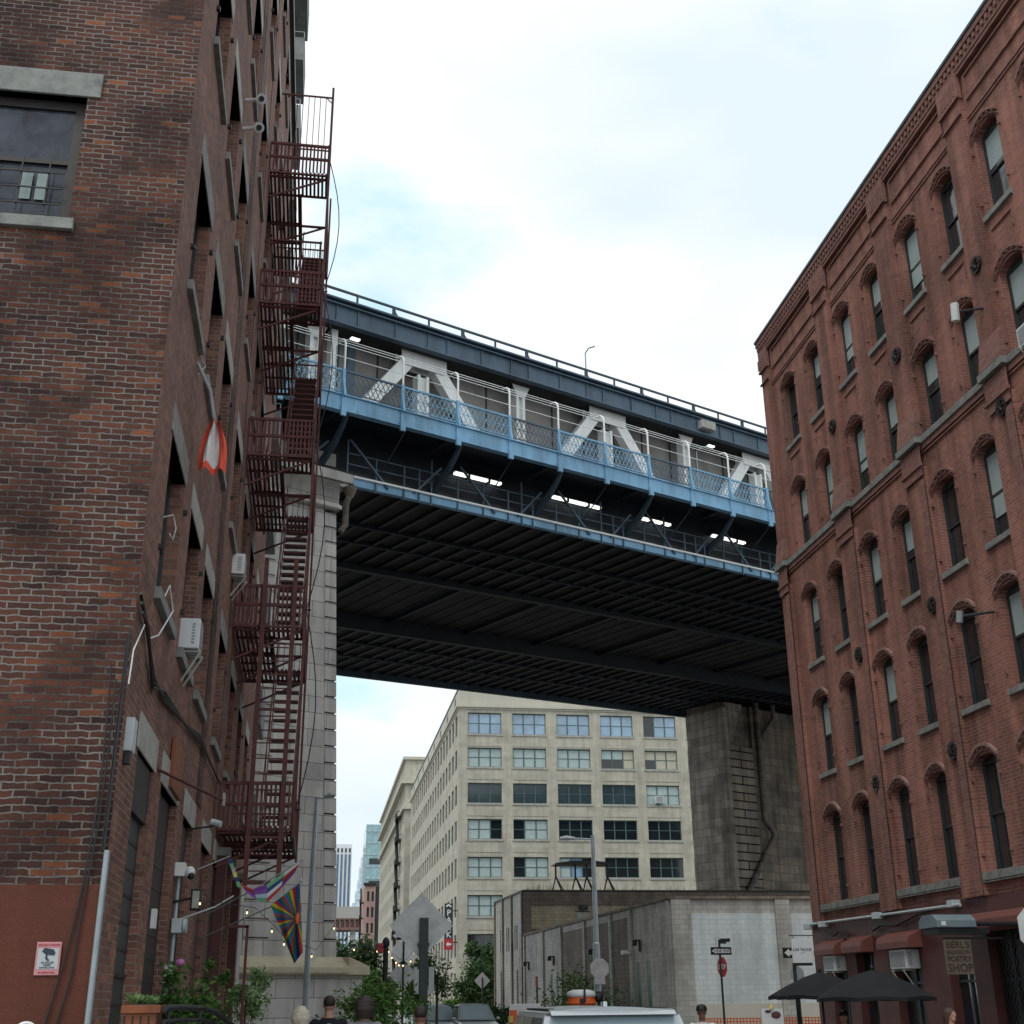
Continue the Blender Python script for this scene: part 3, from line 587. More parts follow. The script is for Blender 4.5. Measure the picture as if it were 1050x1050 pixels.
# ---------------------------------------------------------------- building with balconies beyond
bb = thing('apartment_block', 'pale grey apartment block with stacked balconies just past the warehouse roofline', 'building', (-6, 40, 0))
b = MB(); b.box(-14, -2.35, 36, 44, 0, 37.2); b.build('wall', 'stone_l', bb)
for k in range(11):
    z = 6.2+k*3.0; b = MB(); b.box(-2.5, -1.8, 36.2, 38.6, z, z+1.0); o = b.build('balcony', mat('balcony_panel%d' % k, (.20,.21,.20), .7) if k == 0 else bpy.data.materials['balcony_panel0'], bb)
    b = MB(); b.box(-2.5, -1.8, 36.2, 36.22, z+1.25, z+1.27); b.box(-1.82, -1.8, 36.2, 38.6, z+1.25, z+1.27); b.box(-1.82, -1.8, 36.2, 36.22, z+1, z+1.27); b.box(-1.82,-1.8,38.58,38.6,z+1,z+1.27); b.build('rail', 'steel', o)

# ================================================================== BRIDGE (built along its own axes: x along, y away, z up)
BO, BR, G = Vector((.82, 46.99, 0)), R(90-61.66), .0328
def gr(x, y, z): return (x, y, z+G*x)
br = thing('steel_bridge', 'blue and white steel truss bridge crossing overhead with a dark ribbed underside', 'bridge')
S0, S1, DW = -26.0, 66.0, 29.5
def bm(tf=gr): return MB(tf)
# lower deck: soffit plates, girders, ribs
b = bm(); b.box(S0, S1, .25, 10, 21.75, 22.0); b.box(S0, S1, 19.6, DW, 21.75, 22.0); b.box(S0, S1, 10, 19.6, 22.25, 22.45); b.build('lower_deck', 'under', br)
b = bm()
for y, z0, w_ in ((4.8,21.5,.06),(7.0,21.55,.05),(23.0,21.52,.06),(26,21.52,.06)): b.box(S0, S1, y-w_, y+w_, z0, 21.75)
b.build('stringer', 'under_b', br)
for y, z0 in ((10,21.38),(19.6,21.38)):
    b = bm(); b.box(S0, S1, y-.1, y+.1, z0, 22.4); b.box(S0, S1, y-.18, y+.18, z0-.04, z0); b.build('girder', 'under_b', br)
k = 0; s = S0+.4
while s < S1:
    b = bm(); 
    for ya, yb in ((.25,9.85),(19.75,DW)): b.box(s-.04, s+.04, ya, yb, 21.62, 21.75); b.box(s-.10, s+.10, ya, yb, 21.59, 21.62)
    b.box(s-.03, s+.03, 9.8, 19.8, 22.20, 22.25); b.box(s-.03, s+.03, 9.8, 9.9, 21.62, 22.25); b.box(s-.03, s+.03, 19.7, 19.8, 21.62, 22.25)
    b.build('floor_beam', 'under_b', br); s += 1.02
s = -24.5
while s < S1:
    b = bm(); b.box(s-.07, s+.07, 10.12, 19.48, 22.02, 22.25); b.box(s-.12, s+.12, 10.12, 19.48, 21.99, 22.02); b.build('cross_girder', 'under_b', br); s += 5.44
for y in (0.0, DW):
    b = bm(); b.box(S0, S1, y, y+.25, 21.24, 21.56 if y < 1 else 22.1); b.box(S0, S1, y+(.0-.12 if y < 1 else .26), y+(.25 if y < 1 else .3), 21.56, 21.64, 1)
    if y < 1: b.box(S0, S1, .2, .27, 21.56, 21.9, 2)
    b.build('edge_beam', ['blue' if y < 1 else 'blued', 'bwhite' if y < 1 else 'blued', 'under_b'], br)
# service walk rail
P0s, PP = -1.85, 2.735
b = bm()
for z in (22.15, 22.62): b.box(-.4, S1, -.03, .03, z-.022, z+.022)
k = 0; s = -.4
while s < S1:
    b.box(s-.03, s+.03, -.06, .0, 21.1, 22.65 if k % 4 else 23.2); s += [1.36, 1.36, .75, .62, 1.36][k % 5]; k += 1
b.build('service_rail', 'blues', br)
for k in range(-4, 13):                       # V braces below the walkway brackets
    s = P0s+PP*2*k+PP*.55
    if s < -.6 or s > S1-4: continue
    b = bm(); b.beam((s, -.1, 23.2), (s+1.9, -.07, 21.4), .07, .09); b.beam((s-1.0, -.1, 22.9), (s-2.3, -.07, 21.5), .07, .09); b.build('brace', 'blues', br)
# outer walkway: y -2.4 .. 0
WY = -2.0
b = bm(); b.box(S0, S1, WY, .95, 24.0, 24.12); b.build('walkway_slab', 'under_b', br)
b = bm(); b.box(S0, S1, WY-.06, WY, 23.38, 24.02); b.box(S0, S1, WY-.12, WY+.18, 23.34, 23.38); b.box(S0, S1, WY-.14, WY+.1, 24.02, 24.07)
for k in range(30):
    s = P0s-PP*8+PP*k+.7
    for i in range(3):
        for j in range(4): b.box(s+i*.09, s+i*.09+.03, WY-.075, WY-.06, 23.5+j*.12, 23.53+j*.12)
b.build('fascia', 'blue', br)
for k in range(-8, 25):
    s = P0s+PP*k
    if s > S1: break
    b = bm(); b.box(s-.07, s+.07, WY-.12, WY-.02, 23.15, 25.2); b.box(s-.11, s+.11, WY-.2, WY-.1, 23.1, 23.5)
    b.prism([(WY-.28,23.95),(WY-.1,23.95),(WY-.1,24.9),(WY-.16,24.5)], 'x', s-.05, s+.05); b.build('rail_post', 'blue', br)
    b = bm(); x0, x1 = s+.09, s+PP-.09
    b.box(x0, x1, WY-.10, WY-.03, 25.08, 25.16); b.box(x0, x1, WY-.08, WY-.04, 24.16, 24.21); b.box(x0, x1, WY-.07, WY-.05, 24.63, 24.66)
    n = 11; dx = (x1-x0)/n
    for i in range(n):
        a = x0+i*dx
        for z0, z1 in ((24.2,24.64),(24.65,25.09)):
            b.beam((a,WY-.06,z0),(a+dx,WY-.06,z1), .016, .030); b.beam((a,WY-.052,z1),(a+dx,WY-.052,z0), .016, .030)
    b.build('lattice_panel', 'blues' if k % 3 == 0 else 'blue', br)
    b = bm(); b.tube([(s+.05,WY-.02,25.1),(s+.05,WY-.02,26.35),(s+.05,WY+.05,26.55),(s+.05,WY+.2,26.66),(s+.05,WY+.5,26.7)], .045, 8); b.build('fence_post', 'bwhite', br)
b = bm()
for y, z in ((WY-.0,25.75),(WY-.0,26.3),(WY+.15,26.62),(WY+.45,26.7)): b.box(S0, S1, y-.012, y+.012, z-.012, z+.012)
b.build('fence_wire', 'bwhite', br)
for k in range(-4, 13):                       # curved brackets carrying the walkway
    s = P0s+PP*2*k+.35
    b = bm(); pts = [(s, WY+.1, 23.45), (s, WY+.5, 23.0), (s, -.9, 22.5), (s, -.3, 22.2), (s, .3, 21.9)]
    b.tube(pts, [.10,.13,.16,.18,.2], 6); b.box(s-.08, s+.08, WY, .3, 23.8, 24.0); b.build('walkway_bracket', 'blued', br)
    b = bm(); b.beam((s+PP, WY+.1, 23.4), (s+PP, .3, 21.9), .04, .04); b.build('tie_rod', 'blued', br)
# inner wall between decks
b = bm(); b.box(S0, S1, .9, 1.0, 22.0, 24.0); b.box(S0, S1, .95, DW-.5, 24.12, 24.3); b.box(S0, S1, DW-.6, DW-.5, 22, 24.2); b.build('inner_plate', 'under_b', br)
# added glowing bars standing for daylight through gaps below the walkway
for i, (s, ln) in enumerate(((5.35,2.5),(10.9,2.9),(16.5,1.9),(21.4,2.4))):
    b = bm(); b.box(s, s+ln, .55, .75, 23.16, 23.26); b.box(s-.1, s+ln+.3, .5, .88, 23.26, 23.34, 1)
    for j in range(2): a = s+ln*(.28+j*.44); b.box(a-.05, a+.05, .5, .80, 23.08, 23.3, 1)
    b.build('gap_light_bar', ['lamp', 'black'], br)
# white trusses, near and far
def truss(y, name):
    ap0, per, zb, zt = 1.95+3.1*.0, 10.95, 24.1, 28.75
    apx = [3.85+per*k for k in range(-3, 6)]
    for a in apx:
        c = bm(); c.prism([(a-1.2,zt),(a+1.2,zt),(a+1.2,zt-.5),(a+1.05,zt-.7),(a-1.05,zt-.7),(a-1.2,zt-.5)], 'y', y-.28, y-.24); c.prism([(a-1.2,zt),(a+1.2,zt),(a+1.2,zt-.5),(a+1.05,zt-.7),(a-1.05,zt-.7),(a-1.2,zt-.5)], 'y', y+.24, y+.28); c.build('gusset_plate', 'bwhite', br)
        c = bm(); c.box(a-.3, a-.16, y-.22, y+.22, zb, zt-1); c.box(a+.16, a+.3, y-.22, y+.22, zb, zt-1); c.box(a-.16, a+.16, y-.03, y+.03, zb, zt-1); c.build('post', 'bwhite', br)
        for sg in (-1, 1):
            c = bm(); c.beam((a+sg*.72, y, zt-.35), (a+sg*4.1, y, zb-.1), .44, .62); c.build('diagonal', 'bwhite', br)
        m = a+per/2; c = bm(); c.box(m-.25, m-.1, y-.22, y+.22, zb, zt-.1); c.box(m+.12, m+.27, y-.22, y+.22, zb, zt-.1); c.box(m-.1, m+.12, y-.03, y+.03, zb, zt-.1)
        c.prism([(m-.5,zt-.05),(m+.52,zt-.05),(m+.27,zt-.6),(m-.25,zt-.6)], 'y', y-.26, y-.22); c.build('post', 'bwhite', br)
truss(1.2, 'near')
b = bm(); b.box(S0, S1, 1.95, 2.0, 24.3, 28.7)
for i in range(46):
    s = S0+i*2; b.box(s-.03, s+.03, 1.9, 1.95, 24.3, 28.7, 1)
b.build('mesh_screen', ['mesh', 'wframe'], br)
b = bm(); b.box(-.4+S0*0, S1, 2.2, 2.4, 24.3, 24.6); b.build('track_girder', 'blues', br)
# upper deck
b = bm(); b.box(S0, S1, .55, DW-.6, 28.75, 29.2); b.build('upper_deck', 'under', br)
b = bm(); b.box(S0, S1, .3, .5, 28.72, 29.5); b.box(S0, S1, .2, .52, 28.66, 28.72); b.box(S0, S1, .12, .5, 29.5, 29.56); b.box(S0,S1,.0,.3,29.66,29.74); b.box(S0,S1,.3,.34,29.56,29.9)
s = S0
i = 0
while s < S1: b.box(s-.03, s+.03, .24, .3, 28.72, 29.5); s += [1.7, 1.05, 1.9][i % 3]; i += 1
b.build('upper_fascia', 'blues', br)
b = bm(); b.box(S0, S1, .2, .27, 30.2, 30.3); i = 0; s = S0
while s < S1:
    if i % 2: b.box(s-.05, s+.05, .15, .3, 29.7, 30.2); b.prism([(s-.05,29.7),(s+.05,30.22),(s+.45,29.7)], 'y', .3, .33)
    else: b.box(s-.04, s+.04, .2, .26, 29.7, 30.2)
    s += 1.85; i += 1
b.build('upper_rail', 'blued', br)
b = bm(); b.tube([(13.0,.4,29.6),(13.0,.4,31.3),(13.05,.2,31.5),(13.2,-.1,31.52)], .035, 6); b.build('lamp_pole', 'steel', br)
b = bm(); b.box(20.5, 21.5, -.1, .25, 28.9, 29.35); b.build('utility_box', 'stone_l', br)
b = bm(); b.box(-.9, -.6, .9, 1.3, 24.3, 28.7); b.build('post', 'bwhite', br)
for s in (-3.4,): 
    c = bm(); c.box(s-.25, s+.25, .95, 1.45, 24.1, 28.7); c.prism([(s-.55,28.7),(s+.55,28.7),(s+.27,27.9),(s-.27,27.9)], 'y', .9, .95); c.build('post', 'bwhite', br)
for s in (.6,): 
    c = bm(); c.box(s-.2, s+.2, 1.8, 2.2, 24.1, 28.7); c.build('post', 'blues', br)
for o, z in ((20.2, 27.6), (-1.0, 27.6)):      # small lit lamps under the roof of the walkway
    c = bm(); c.tube([(o, .2, 25), (o, .2, z-.1), (o+.15, -.05, z+.1), (o+.5, -.3, z+.15)], .03, 6); t_ = c.build('lamp_arm', 'steel', br)
    c = bm(); c.box(o+.35, o+.75, -.42, -.25, z+.1, z+.17); c.build('lamp_head', 'lamp', t_)
br.location = BO; br.rotation_euler = (0, 0, BR)

# piers
def set_on(root, loc=BO, rz=BR): root.location = loc; root.rotation_euler = (0, 0, rz)
p1 = thing('stone_pier', 'tall pale granite bridge pier with a yellowish sloped base ledge beside the red fire escape', 'bridge pier')
def bat(x, y, z): return (x-max(0, z-3)*.042 if x > -5 else x, y+max(0, z-3)*.01, z)
b = MB(bat)
# shaft with a grooved corner strip each side
b.box(-14, -.5, .0, 26, 3.15, 20.0); b.build('shaft', 'granite', p1)
b = MB(bat); z = 3.2; i = 0
while z < 19.8:
    b.box(-.50, .0, -.02, 1.5, z, z+.56); b.box(-.42, -.07, .0, 1.5, z+.56, z+.62, 1); z += .62
b.build('corner_quoin', ['granite', 'black'], p1)
b = MB(bat); z = 3.2
while z < 19.8:
    b.box(-3.6, -2.6, -.03, .0, z, z+.56); z += .62
b.build('pilaster', 'granite', p1)
b = MB(bat); b.box(-3.55, -2.65, -.012, -.006, 3.2, 19.8); b.build('dark_joint_strip', 'granite_d', p1)  # darker stone strip showing in the joints between pilaster blocks
b = MB(); b.prism([(-.55,2.58),(-.62,2.66),(-.62,2.85),(-.5,2.93),(-.1,3.2),(1.2,3.2),(1.2,2.58)], 'x', -14, .2)
b.prism([(.2,2.58),(1.0,2.58),(1.06,2.66),(1.06,2.85),(.95,2.93),(.2,3.2)], 'y', -.55, 26); b.box(.0,1.04,-.6,-.3,2.6,2.9); b.build('base_ledge', 'ledge', p1, bevel=.02)
b = MB(); b.box(-14, .85, -.4, 26, -.2, 2.58); b.build('base', 'granite', p1)
b = MB(); sx_ = -.72
b.prism([(-.05,20.0),(-.15,20.05),(-.15,20.2),(-.03,20.25),(-.03,20.9),(-.3,21.05),(-.45,21.1),(-.45,21.5),(1,21.5),(1,20.0)], 'x', -14, sx_)
b.box(-14, sx_+.13, -.12, 26, 20.03, 20.2); b.box(-14, sx_+.02, -.03, 26, 20.2, 20.95); b.box(sx_-.1, sx_+.45, -.42, 4, 21.12, 21.5); b.prism([(sx_-.1,20.95),(sx_+.05,20.95),(sx_+.42,21.12),(sx_-.1,21.12)], 'y', -.3, 4); b.build('cap', 'granite', p1, bevel=.015)
b = MB(); b.box(-5, -.75, .3, 3, 21.5, 22.55); b.box(-14, -6, .3, 3, 21.5, 22.5); b.build('bearing_block', 'stone_l', p1)
b = MB(); b.tube([(sx_+.45,-.1,20.75),(sx_+.3,-.1,20.3),(sx_+.3,-.1,19.4),(sx_+.1,-.1,19.1)], .13, 8); b.lathe([(.13,0),(.28,.35),(.28,.5)], (sx_+.45,-.1,20.6), 10); b.build('downpipe', 'granite_d', p1)
set_on(p1)
p2 = thing('stone_pier', 'sooty granite bridge pier with deep jointed corner behind the white painted wall', 'bridge pier')
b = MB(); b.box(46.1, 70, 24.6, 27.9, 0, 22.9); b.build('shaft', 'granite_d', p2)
b = MB(); b.box(46.0, 46.5, 24.0, 27.9, 0, 22.4); b.prism([(46.5,22.9),(48.4,22.9),(47.1,20.0),(46.5,19.5)], 'y', 24.2, 24.6); b.build('return_face', 'granite_lit', p2)
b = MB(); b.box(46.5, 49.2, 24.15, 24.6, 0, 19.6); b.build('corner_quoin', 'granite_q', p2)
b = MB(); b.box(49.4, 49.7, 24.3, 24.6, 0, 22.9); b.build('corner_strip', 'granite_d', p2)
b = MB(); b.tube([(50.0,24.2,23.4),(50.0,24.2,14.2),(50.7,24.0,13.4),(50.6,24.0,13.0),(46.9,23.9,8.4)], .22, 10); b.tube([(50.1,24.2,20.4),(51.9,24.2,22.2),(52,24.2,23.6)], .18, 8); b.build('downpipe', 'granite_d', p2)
set_on(p2)

# ================================================================== RIGHT BUILDING
RX_ = 13.7
rb = thing('brick_loft', 'six storey red brick loft with arched windows on the right side of the street', 'building', (RX_, 34.7, 0))
RE = 34.40
wc = [(32.03,32.95),(30.08,30.97),(27.9,28.8),(26.0,26.85),(23.82,24.75),(21.93,22.8),(19.9,20.82),(17.95,18.85),(16.0,16.9),(14.1,15.0)]
wr = [(4.05,6.28),(7.43,9.43),(10.53,12.55),(13.97,15.9),(17.35,19.37)]
RH = [(a,b,z,t+.10,.16) for z, t in wr for a, b in wc]
gH = [(32.55,33.6,.1,2.75),(30.85,31.9,.1,2.85),(28.3,29.7,.1,2.8),(25.9,27.0,.1,2.75),(21.5,25.2,.1,2.95),(17.9,18.9,.1,2.8)]
b = MB(); wall(b, 'x', RX_, 10, RE, 3.6, 21.2, RH, .30, 1)
for z, t in wr:
    for a, c in wc:
        for yy in (a-.1, c+.1):
            for zz in (z+.35, t-.35): b.box(RX_-.06, RX_+.01, yy-.025, yy+.025, zz-.03, zz+.03, 1)
b.build('wall', ['rbrick', 'rbrick_d'], rb)
b = MB(); wall(b, 'x', RX_-.03, 10, 34.7, -.1, 3.6, gH, .33, 1); b.box(RX_-.03, RX_, 10, 34.7, 3.597, 3.6); b.build('shopfront_wall', 'rpaint', rb)
b = MB(); b.box(RX_+.32, 30, 10, RE-.25, 0, 21.4); b.build('core', 'black', rb); b = MB(); b.box(RX_+.0, 30, RE-.25, RE, 0, 21.3); b.build('end_wall', 'rbrick', rb)
pil = [(33.75,RE+.03),(28.95,29.95),(24.88,25.85),(20.92,21.82),(16.95,17.85),(12.9,13.9)]
for a, c in pil:
    b = MB(); b.box(RX_-.10, RX_+.0, a, c, 3.6, 13.22); b.box(RX_-.11, RX_, a+.06, c-.06, 14.0, 20.6); b.build('pilaster', 'rbrick', rb)
    b = MB(); b.box(RX_-.20, RX_-.14, a-.04, c+.04, 13.22, 13.3); b.box(RX_-.16, RX_-.14, a, c, 13.0, 13.75)
    b.box(RX_-.17, RX_-.16, a+.1, a+.16, 13.05+.28, 13.7); b.box(RX_-.17, RX_-.16, c-.16, c-.1, 13.33, 13.7)
    b.prism([(RX_-.11,14.7),(RX_-.22,14.0),(RX_,14.0),(RX_,14.7)], 'y', a+.01, c-.01); b.build('pilaster_capital', 'rbrick_d', rb)
    b = MB(); b.box(RX_-.17, RX_-.11, a+.02, c-.02, 20.15, 20.2); b.box(RX_-.18, RX_-.14, a, c, 20.6, 20.66); b.box(RX_-.15, RX_-.05, a, c, 20.6, 21.3)
    for q in range(5): b.beam((RX_-.155,a+.15+q*.14,20.75),(RX_-.155,a+.15+q*.14,21.1), .02, .05)
    b.build('diamond_panel', 'rbrick_d', rb)
    b = MB(); b.box(RX_-.028, RX_-.02, a+.12, c-.12, 13.27, 13.3); b.build('panel_line', 'rbrick_d', rb)
    b = MB(); b.box(RX_-.15, RX_-.14, a+.0, a+.28, 3.6, 12.9); b.build('edge_course', 'rbrick_d', rb)
# belts and cornice
b = MB(); b.box(RX_-.10, RX_, 10, RE, 13.80, 13.965)
for a, c in pil: b.box(RX_-.25, RX_-.1, a-.05, c+.05, 13.80, 13.965)
b.build('belt_course', 'stone', rb, bevel=.01)
b = MB(); b.box(RX_-.06, RX_, 10, RE, 13.66, 13.80); b.box(RX_-.04, RX_, 10, RE, 13.58, 13.62); b.build('belt_brick', 'rbrick_d', rb)
b = MB(); b.box(RX_-.14, RX_+.3, 10, RE+.06, 21.30, 21.55); b.box(RX_-.19, RX_+.3, 10, RE+.08, 21.58, 21.74); b.box(RX_-.12, RX_, 10, RE, 21.2, 21.3)
y = 10
while y < RE: b.box(RX_-.18, RX_-.14, y, y+.09, 21.42, 21.55); y += .19
b.build('cornice', 'rbrick_d', rb)
b = MB(); b.box(RX_-.22, RX_+.4, 10, RE+.1, 21.74, 21.82); b.build('coping', 'blued', rb)
for (p0, p1_) in zip(pil[:-1], pil[1:]):
    a, c = p1_[1]+.12, p0[0]-.12; b = MB()
    for z0, z1 in ((20.42,20.47),(21.05,21.1)): b.box(RX_-.05, RX_, a, c, z0, z1)
    b.box(RX_-.05, RX_, a, a+.05, 20.47, 21.05); b.box(RX_-.05, RX_, c-.05, c, 20.47, 21.05); b.box(RX_-.03, RX_, a-.1, c+.1, 20.0, 20.06); b.box(RX_-.03, RX_, a-.1, c+.1, 19.9, 19.94)
    b.build('frieze_panel', 'rbrick_d', rb)
rr = random.Random(11)
for i, (z, t) in enumerate(wr):
    for j, (a, c) in enumerate(wc):
        bl = None; x = rr.random()
        if i in (3,) or (i == 4 and x < .75): bl = (rr.uniform(.35,.75), 'blind')
        elif i == 2 and x < .45: bl = (rr.uniform(.4,.8), 'blind')
        elif i == 1 and x < .1: bl = (.5, 'blind')
        sash_window(rb, 'x', RX_, (a,c,z,t+.08,.15), .27, 1, 'wframe', 'glass2', None, blind=bl, fr=.07)
        b = MB(); n = 12; cx = (a+c)/2; w2 = (c-a)/2+.11
        fz = lambda q: t+.17-.27*q*q
        for lo_, hi_, dd in ((.0,.05,.035),(.05,.10,.02),(.10,.17,.075)):
            for q in range(n):
                q0, q1 = -1+2*q/n, -1+2*(q+1)/n
                d2 = dd if not (dd == .02 and q % 2) else .06
                b.prism([(cx+q0*w2,fz(q0)+lo_),(cx+q1*w2,fz(q1)+lo_),(cx+q1*w2,fz(q1)+hi_),(cx+q0*w2,fz(q0)+hi_)], 'x', RX_-d2, RX_, 1 if dd == .075 and i < 2 else 0)
        b.build('hood_arch', ['rbrick_d', 'hoodg'], rb)
        if i != 3:
            b = MB(); lo, hi = (a-.1, c+.1)
            b.box(RX_-.07, RX_+.22, lo, hi, z-.13, z); b.build('sill', 'stone', rb, bevel=.01)
        if i in (4,):
            b = MB(); b.box(RX_-.035, RX_, a+.05, c-.05, z-.42, z-.37); b.box(RX_-.02, RX_, a+.05, a+.09, z-.8, z-.42); b.box(RX_-.02, RX_, c-.09, c-.05, z-.8, z-.42); b.build('sunk_panel', 'rbrick_d', rb)
        if i == 0:
            b = MB(); b.box(RX_-.03, RX_, a+.05, c-.05, z-.38, z-.34); b.box(RX_-.015, RX_, a+.1, c-.1, z-.75, z-.38); b.build('sunk_panel', 'rbrick_d', rb)
for (p0, p1_) in zip(pil[:-1], pil[1:]):
    a, c = p1_[1]+.02, p0[0]-.02; b = MB(); b.box(RX_-.12, RX_-.10, a, c, 3.86, 4.03); b.box(RX_-.12, RX_, a, c, 3.84, 3.88); b.build('sill_band', 'stone', rb)
for k, (y, z) in enumerate([(29.45,16.4),(25.35,16.4),(21.35,16.45),(29.45,9.9),(29.3,6.6),(25.3,6.65),(25.3,9.95),(21.3,6.7),(21.3,13.0)]):
    b = MB(); b.tube([(RX_-.10,y,z),(RX_-.17,y,z)], .2, 14)
    for q in range(6): t0 = math.pi*q/3; b.tube([(RX_-.17,y,z),(RX_-.19,y+.14*math.cos(t0),z+.14*math.sin(t0))], .025, 5)
    b.build('anchor_rosette', 'bframe', rb)
# ground floor: hoods, doors
for k, (a, c, z) in enumerate([(32.45,33.85,3.12),(30.75,32.0,3.12),(28.1,29.85,3.12),(21.2,25.6,3.2)]):
    b = MB(); b.prism([(RX_-.03,z),(RX_-.34,z-.14),(RX_-.38,z-.26),(RX_-.38,z-.40),(RX_-.03,z-.40)] if k < 3 else [(RX_-.03,z+.08),(RX_-.8,z-.02),(RX_-.9,z-.14),(RX_-.9,z-.3),(RX_-.03,z-.3)], 'y', a, c); b.build('door_hood', 'awn', rb, bevel=.01)
for k, (a, c, z, t) in enumerate(gH):
    b = MB(); b.box(RX_+.18, RX_+.26, a+.004, c-.004, .1, t-.004)
    n = 2 if c-a < 2 else 6
    for q in range(1, n): y = a+(c-a)*q/n; b.box(RX_+.14, RX_+.18, y-.03, y+.03, .1, t-.01, 1)
    for zz in (.9, 1.95): b.box(RX_+.14, RX_+.178, a+.02, c-.02, zz, zz+.05, 1)
    d_ = b.build('door' if k != 4 else 'roller_shutter', ['glass' if k in (1,3) else 'black', 'wframe'], rb)
    if k == 4:
        g_ = MB(); y = a+.1
        while y < c-.1: 
            for q in range(9): g_.beam((RX_+.12,y,.2+q*.3),(RX_+.12,y+.14,.35+q*.3), .012, .016); g_.beam((RX_+.12,y+.14,.35+q*.3),(RX_+.12,y,.5+q*.3), .012, .016)
            y += .14
        g_.build('grille', 'wframe', d_)
ac_unit('white air conditioner under the red hood nearest the far corner of the brick loft', 'x', RX_-.03, 33.1, 2.33, -1, .75, .38, .25, group=None)
ac_unit('white air conditioner under the third red hood beside the bookshop sign', 'x', RX_-.03, 28.95, 2.28, -1, .85, .42, .25)
FL1 = (13.0, 21.50, 15.32); FL2 = (13.0, 23.15, 9.02)
t = thing('security_light', 'white double floodlight on an arm above a fifth floor window of the brick loft', 'lamp', (RX_, 20.2, 16.1))
b = MB(); b.tube([(RX_,FL1[1]-.1,FL1[2]+.1),(FL1[0],FL1[1],FL1[2])], .03, 8); b.build('arm', 'wframe', t); b = MB(); b.tube([(FL1[0],FL1[1],FL1[2]+.2),(FL1[0],FL1[1]+.05,FL1[2]-.2)], .09, 10); b.build('head', 'white', t)
t = thing('security_light', 'grey floodlight on an arm above a third floor window of the brick loft', 'lamp', (RX_, 22.2, 9.6))
b = MB(); b.tube([(RX_,FL2[1]-.1,FL2[2]+.1),FL2], .03, 8); b.build('arm', 'wframe', t); b = MB(); b.tube([(FL2[0],FL2[1],FL2[2]+.12),(FL2[0]-.02,FL2[1]+.05,FL2[2]-.12)], .07, 10); b.build('head', 'grey', t)
ac_unit('white air conditioner high on the brick loft cut off by the picture edge', 'x', RX_, 19.72, 13.6, -1, .5, .42, .4)
t = thing('pipe', 'grey pipe with clamps running along the brick above the red hoods', 'pipe', (RX_, 30, 3.5))
b = MB(); b.tube([(RX_-.1,34.8,3.58),(RX_-.1,30,3.53),(RX_-.2,25.8,3.48)], .035, 8); b.build('tube', 'lgrey', t)
for y in (34.7, 33.6, 30.1, 26.2):
    b = MB(); b.box(RX_-.24, RX_-.03, y-.12, y+.12, 3.45, 3.6); b.build('clamp', 'lgrey', t, bevel=.01)
b = MB()
for pts in ([(33.5,3.35),(33,3.2),(32.6,3.3),(32.0,3.15)], [(30.5,3.2),(30,3.3),(29.2,3.25),(28,3.42),(26.5,3.5)]): b.tube([(RX_-.12,y,z) for y, z in pts], .03, 6)
small('cable', 'tangled black cables between the grey pipe and the red hoods', 'cable', b, 'black', loc=(RX_, 30, 3.3))

# hanging signs
t = thing('shop_sign', 'square tan bookshop sign lettered SHOP hanging under a grey lamp hood', 'sign', (12.2, 23.0, 2.3))
TAN = mat('sign_tan', (.15,.122,.088), .7, var=.12, scale=6); TAI = mat('sign_brown_ink', (.05,.035,.025), .7)
cx, cy = 11.97, 23.2
b = MB(); b.box(cx-.27, cx+.27, cy-.02, cy+.02, 2.05, 2.66); b.build('board', TAN, t, bevel=.005)
b = MB(); b.box(cx-.28, RX_, cy-.015, cy+.015, 2.67, 2.71); b.tube([(RX_-.5,cy,2.7),(RX_,cy,3.1)], .015, 6); b.build('bracket', 'black', t)
for tx, s_, z_, mm in (("BERL'S", .17, 2.57, TAI), ('BROOKLYN', .095, 2.44, TAI), ('POETRY', .13, 2.32, TAI), ('SHOP', .20, 2.16, TAI)):
    lettering(tx, s_, t, mm, (cx, cy-.024, z_), (R(90), 0, 0), xs=1.0 if tx != 'BROOKLYN' else .95)
t = thing('sign_lamp', 'pale blue grey metal lamp hood jutting out above the tan hanging sign', 'lamp', (11.5, 22.2, 2.8))
b = MB(); b.prism([(21.2,2.78),(21.2,2.9),(21.35,3.0),(21.75,3.0),(21.9,2.9),(21.9,2.78)], 'x', 10.62, 11.35); b.build('hood', mat('blue_grey_hood', (.16,.22,.245), .5, var=.15), t, bevel=.01)
b = MB(); b.box(10.66, 11.6, 21.25, 21.85, 2.68, 2.78); b.tube([(11.3,21.5,2.85),(RX_-.03,21.6,2.85)], .04, 8); b.build('arm', 'black', t); b = MB(); b.box(10.7, 10.78, 21.19, 21.2, 2.81, 2.88); b.build('label', 'white', t)
t = thing('shop_sign', 'square white taco shop sign hanging from a thin rod at the brick corner', 'sign', (9.3, 24.3, 2.3))
cx, cy = 9.33, 24.3
b = MB(); b.box(cx-.20, cx+.20, cy-.015, cy+.015, 2.30, 2.74); b.build('board', 'white', t, bevel=.004)
b = MB(); b.tube([(cx-.24,cy,2.8),(cx+.26,cy,2.8)], .01, 6); b.tube([(cx-.15,cy,2.74),(cx-.15,cy,2.8)], .006, 5); b.tube([(cx+.15,cy,2.74),(cx+.15,cy,2.8)], .006, 5); b.box(cx-.18,cx+.18,cy-.03,cy+.03,2.25,2.30); b.build('bracket', 'black', t)
b = MB(); b.tube([(9.18,24.38,0),(9.18,24.38,2.3)], .035, 8); b.build('post', 'post', t)
lettering('LOS TACOS', .070, t, SI, (cx, cy-.018, 2.54), (R(90),0,0))
b = MB(); b.box(cx-.05, cx+.05, cy-.017, cy-.0155, 2.478, 2.484); b.build('underline', SI, t)

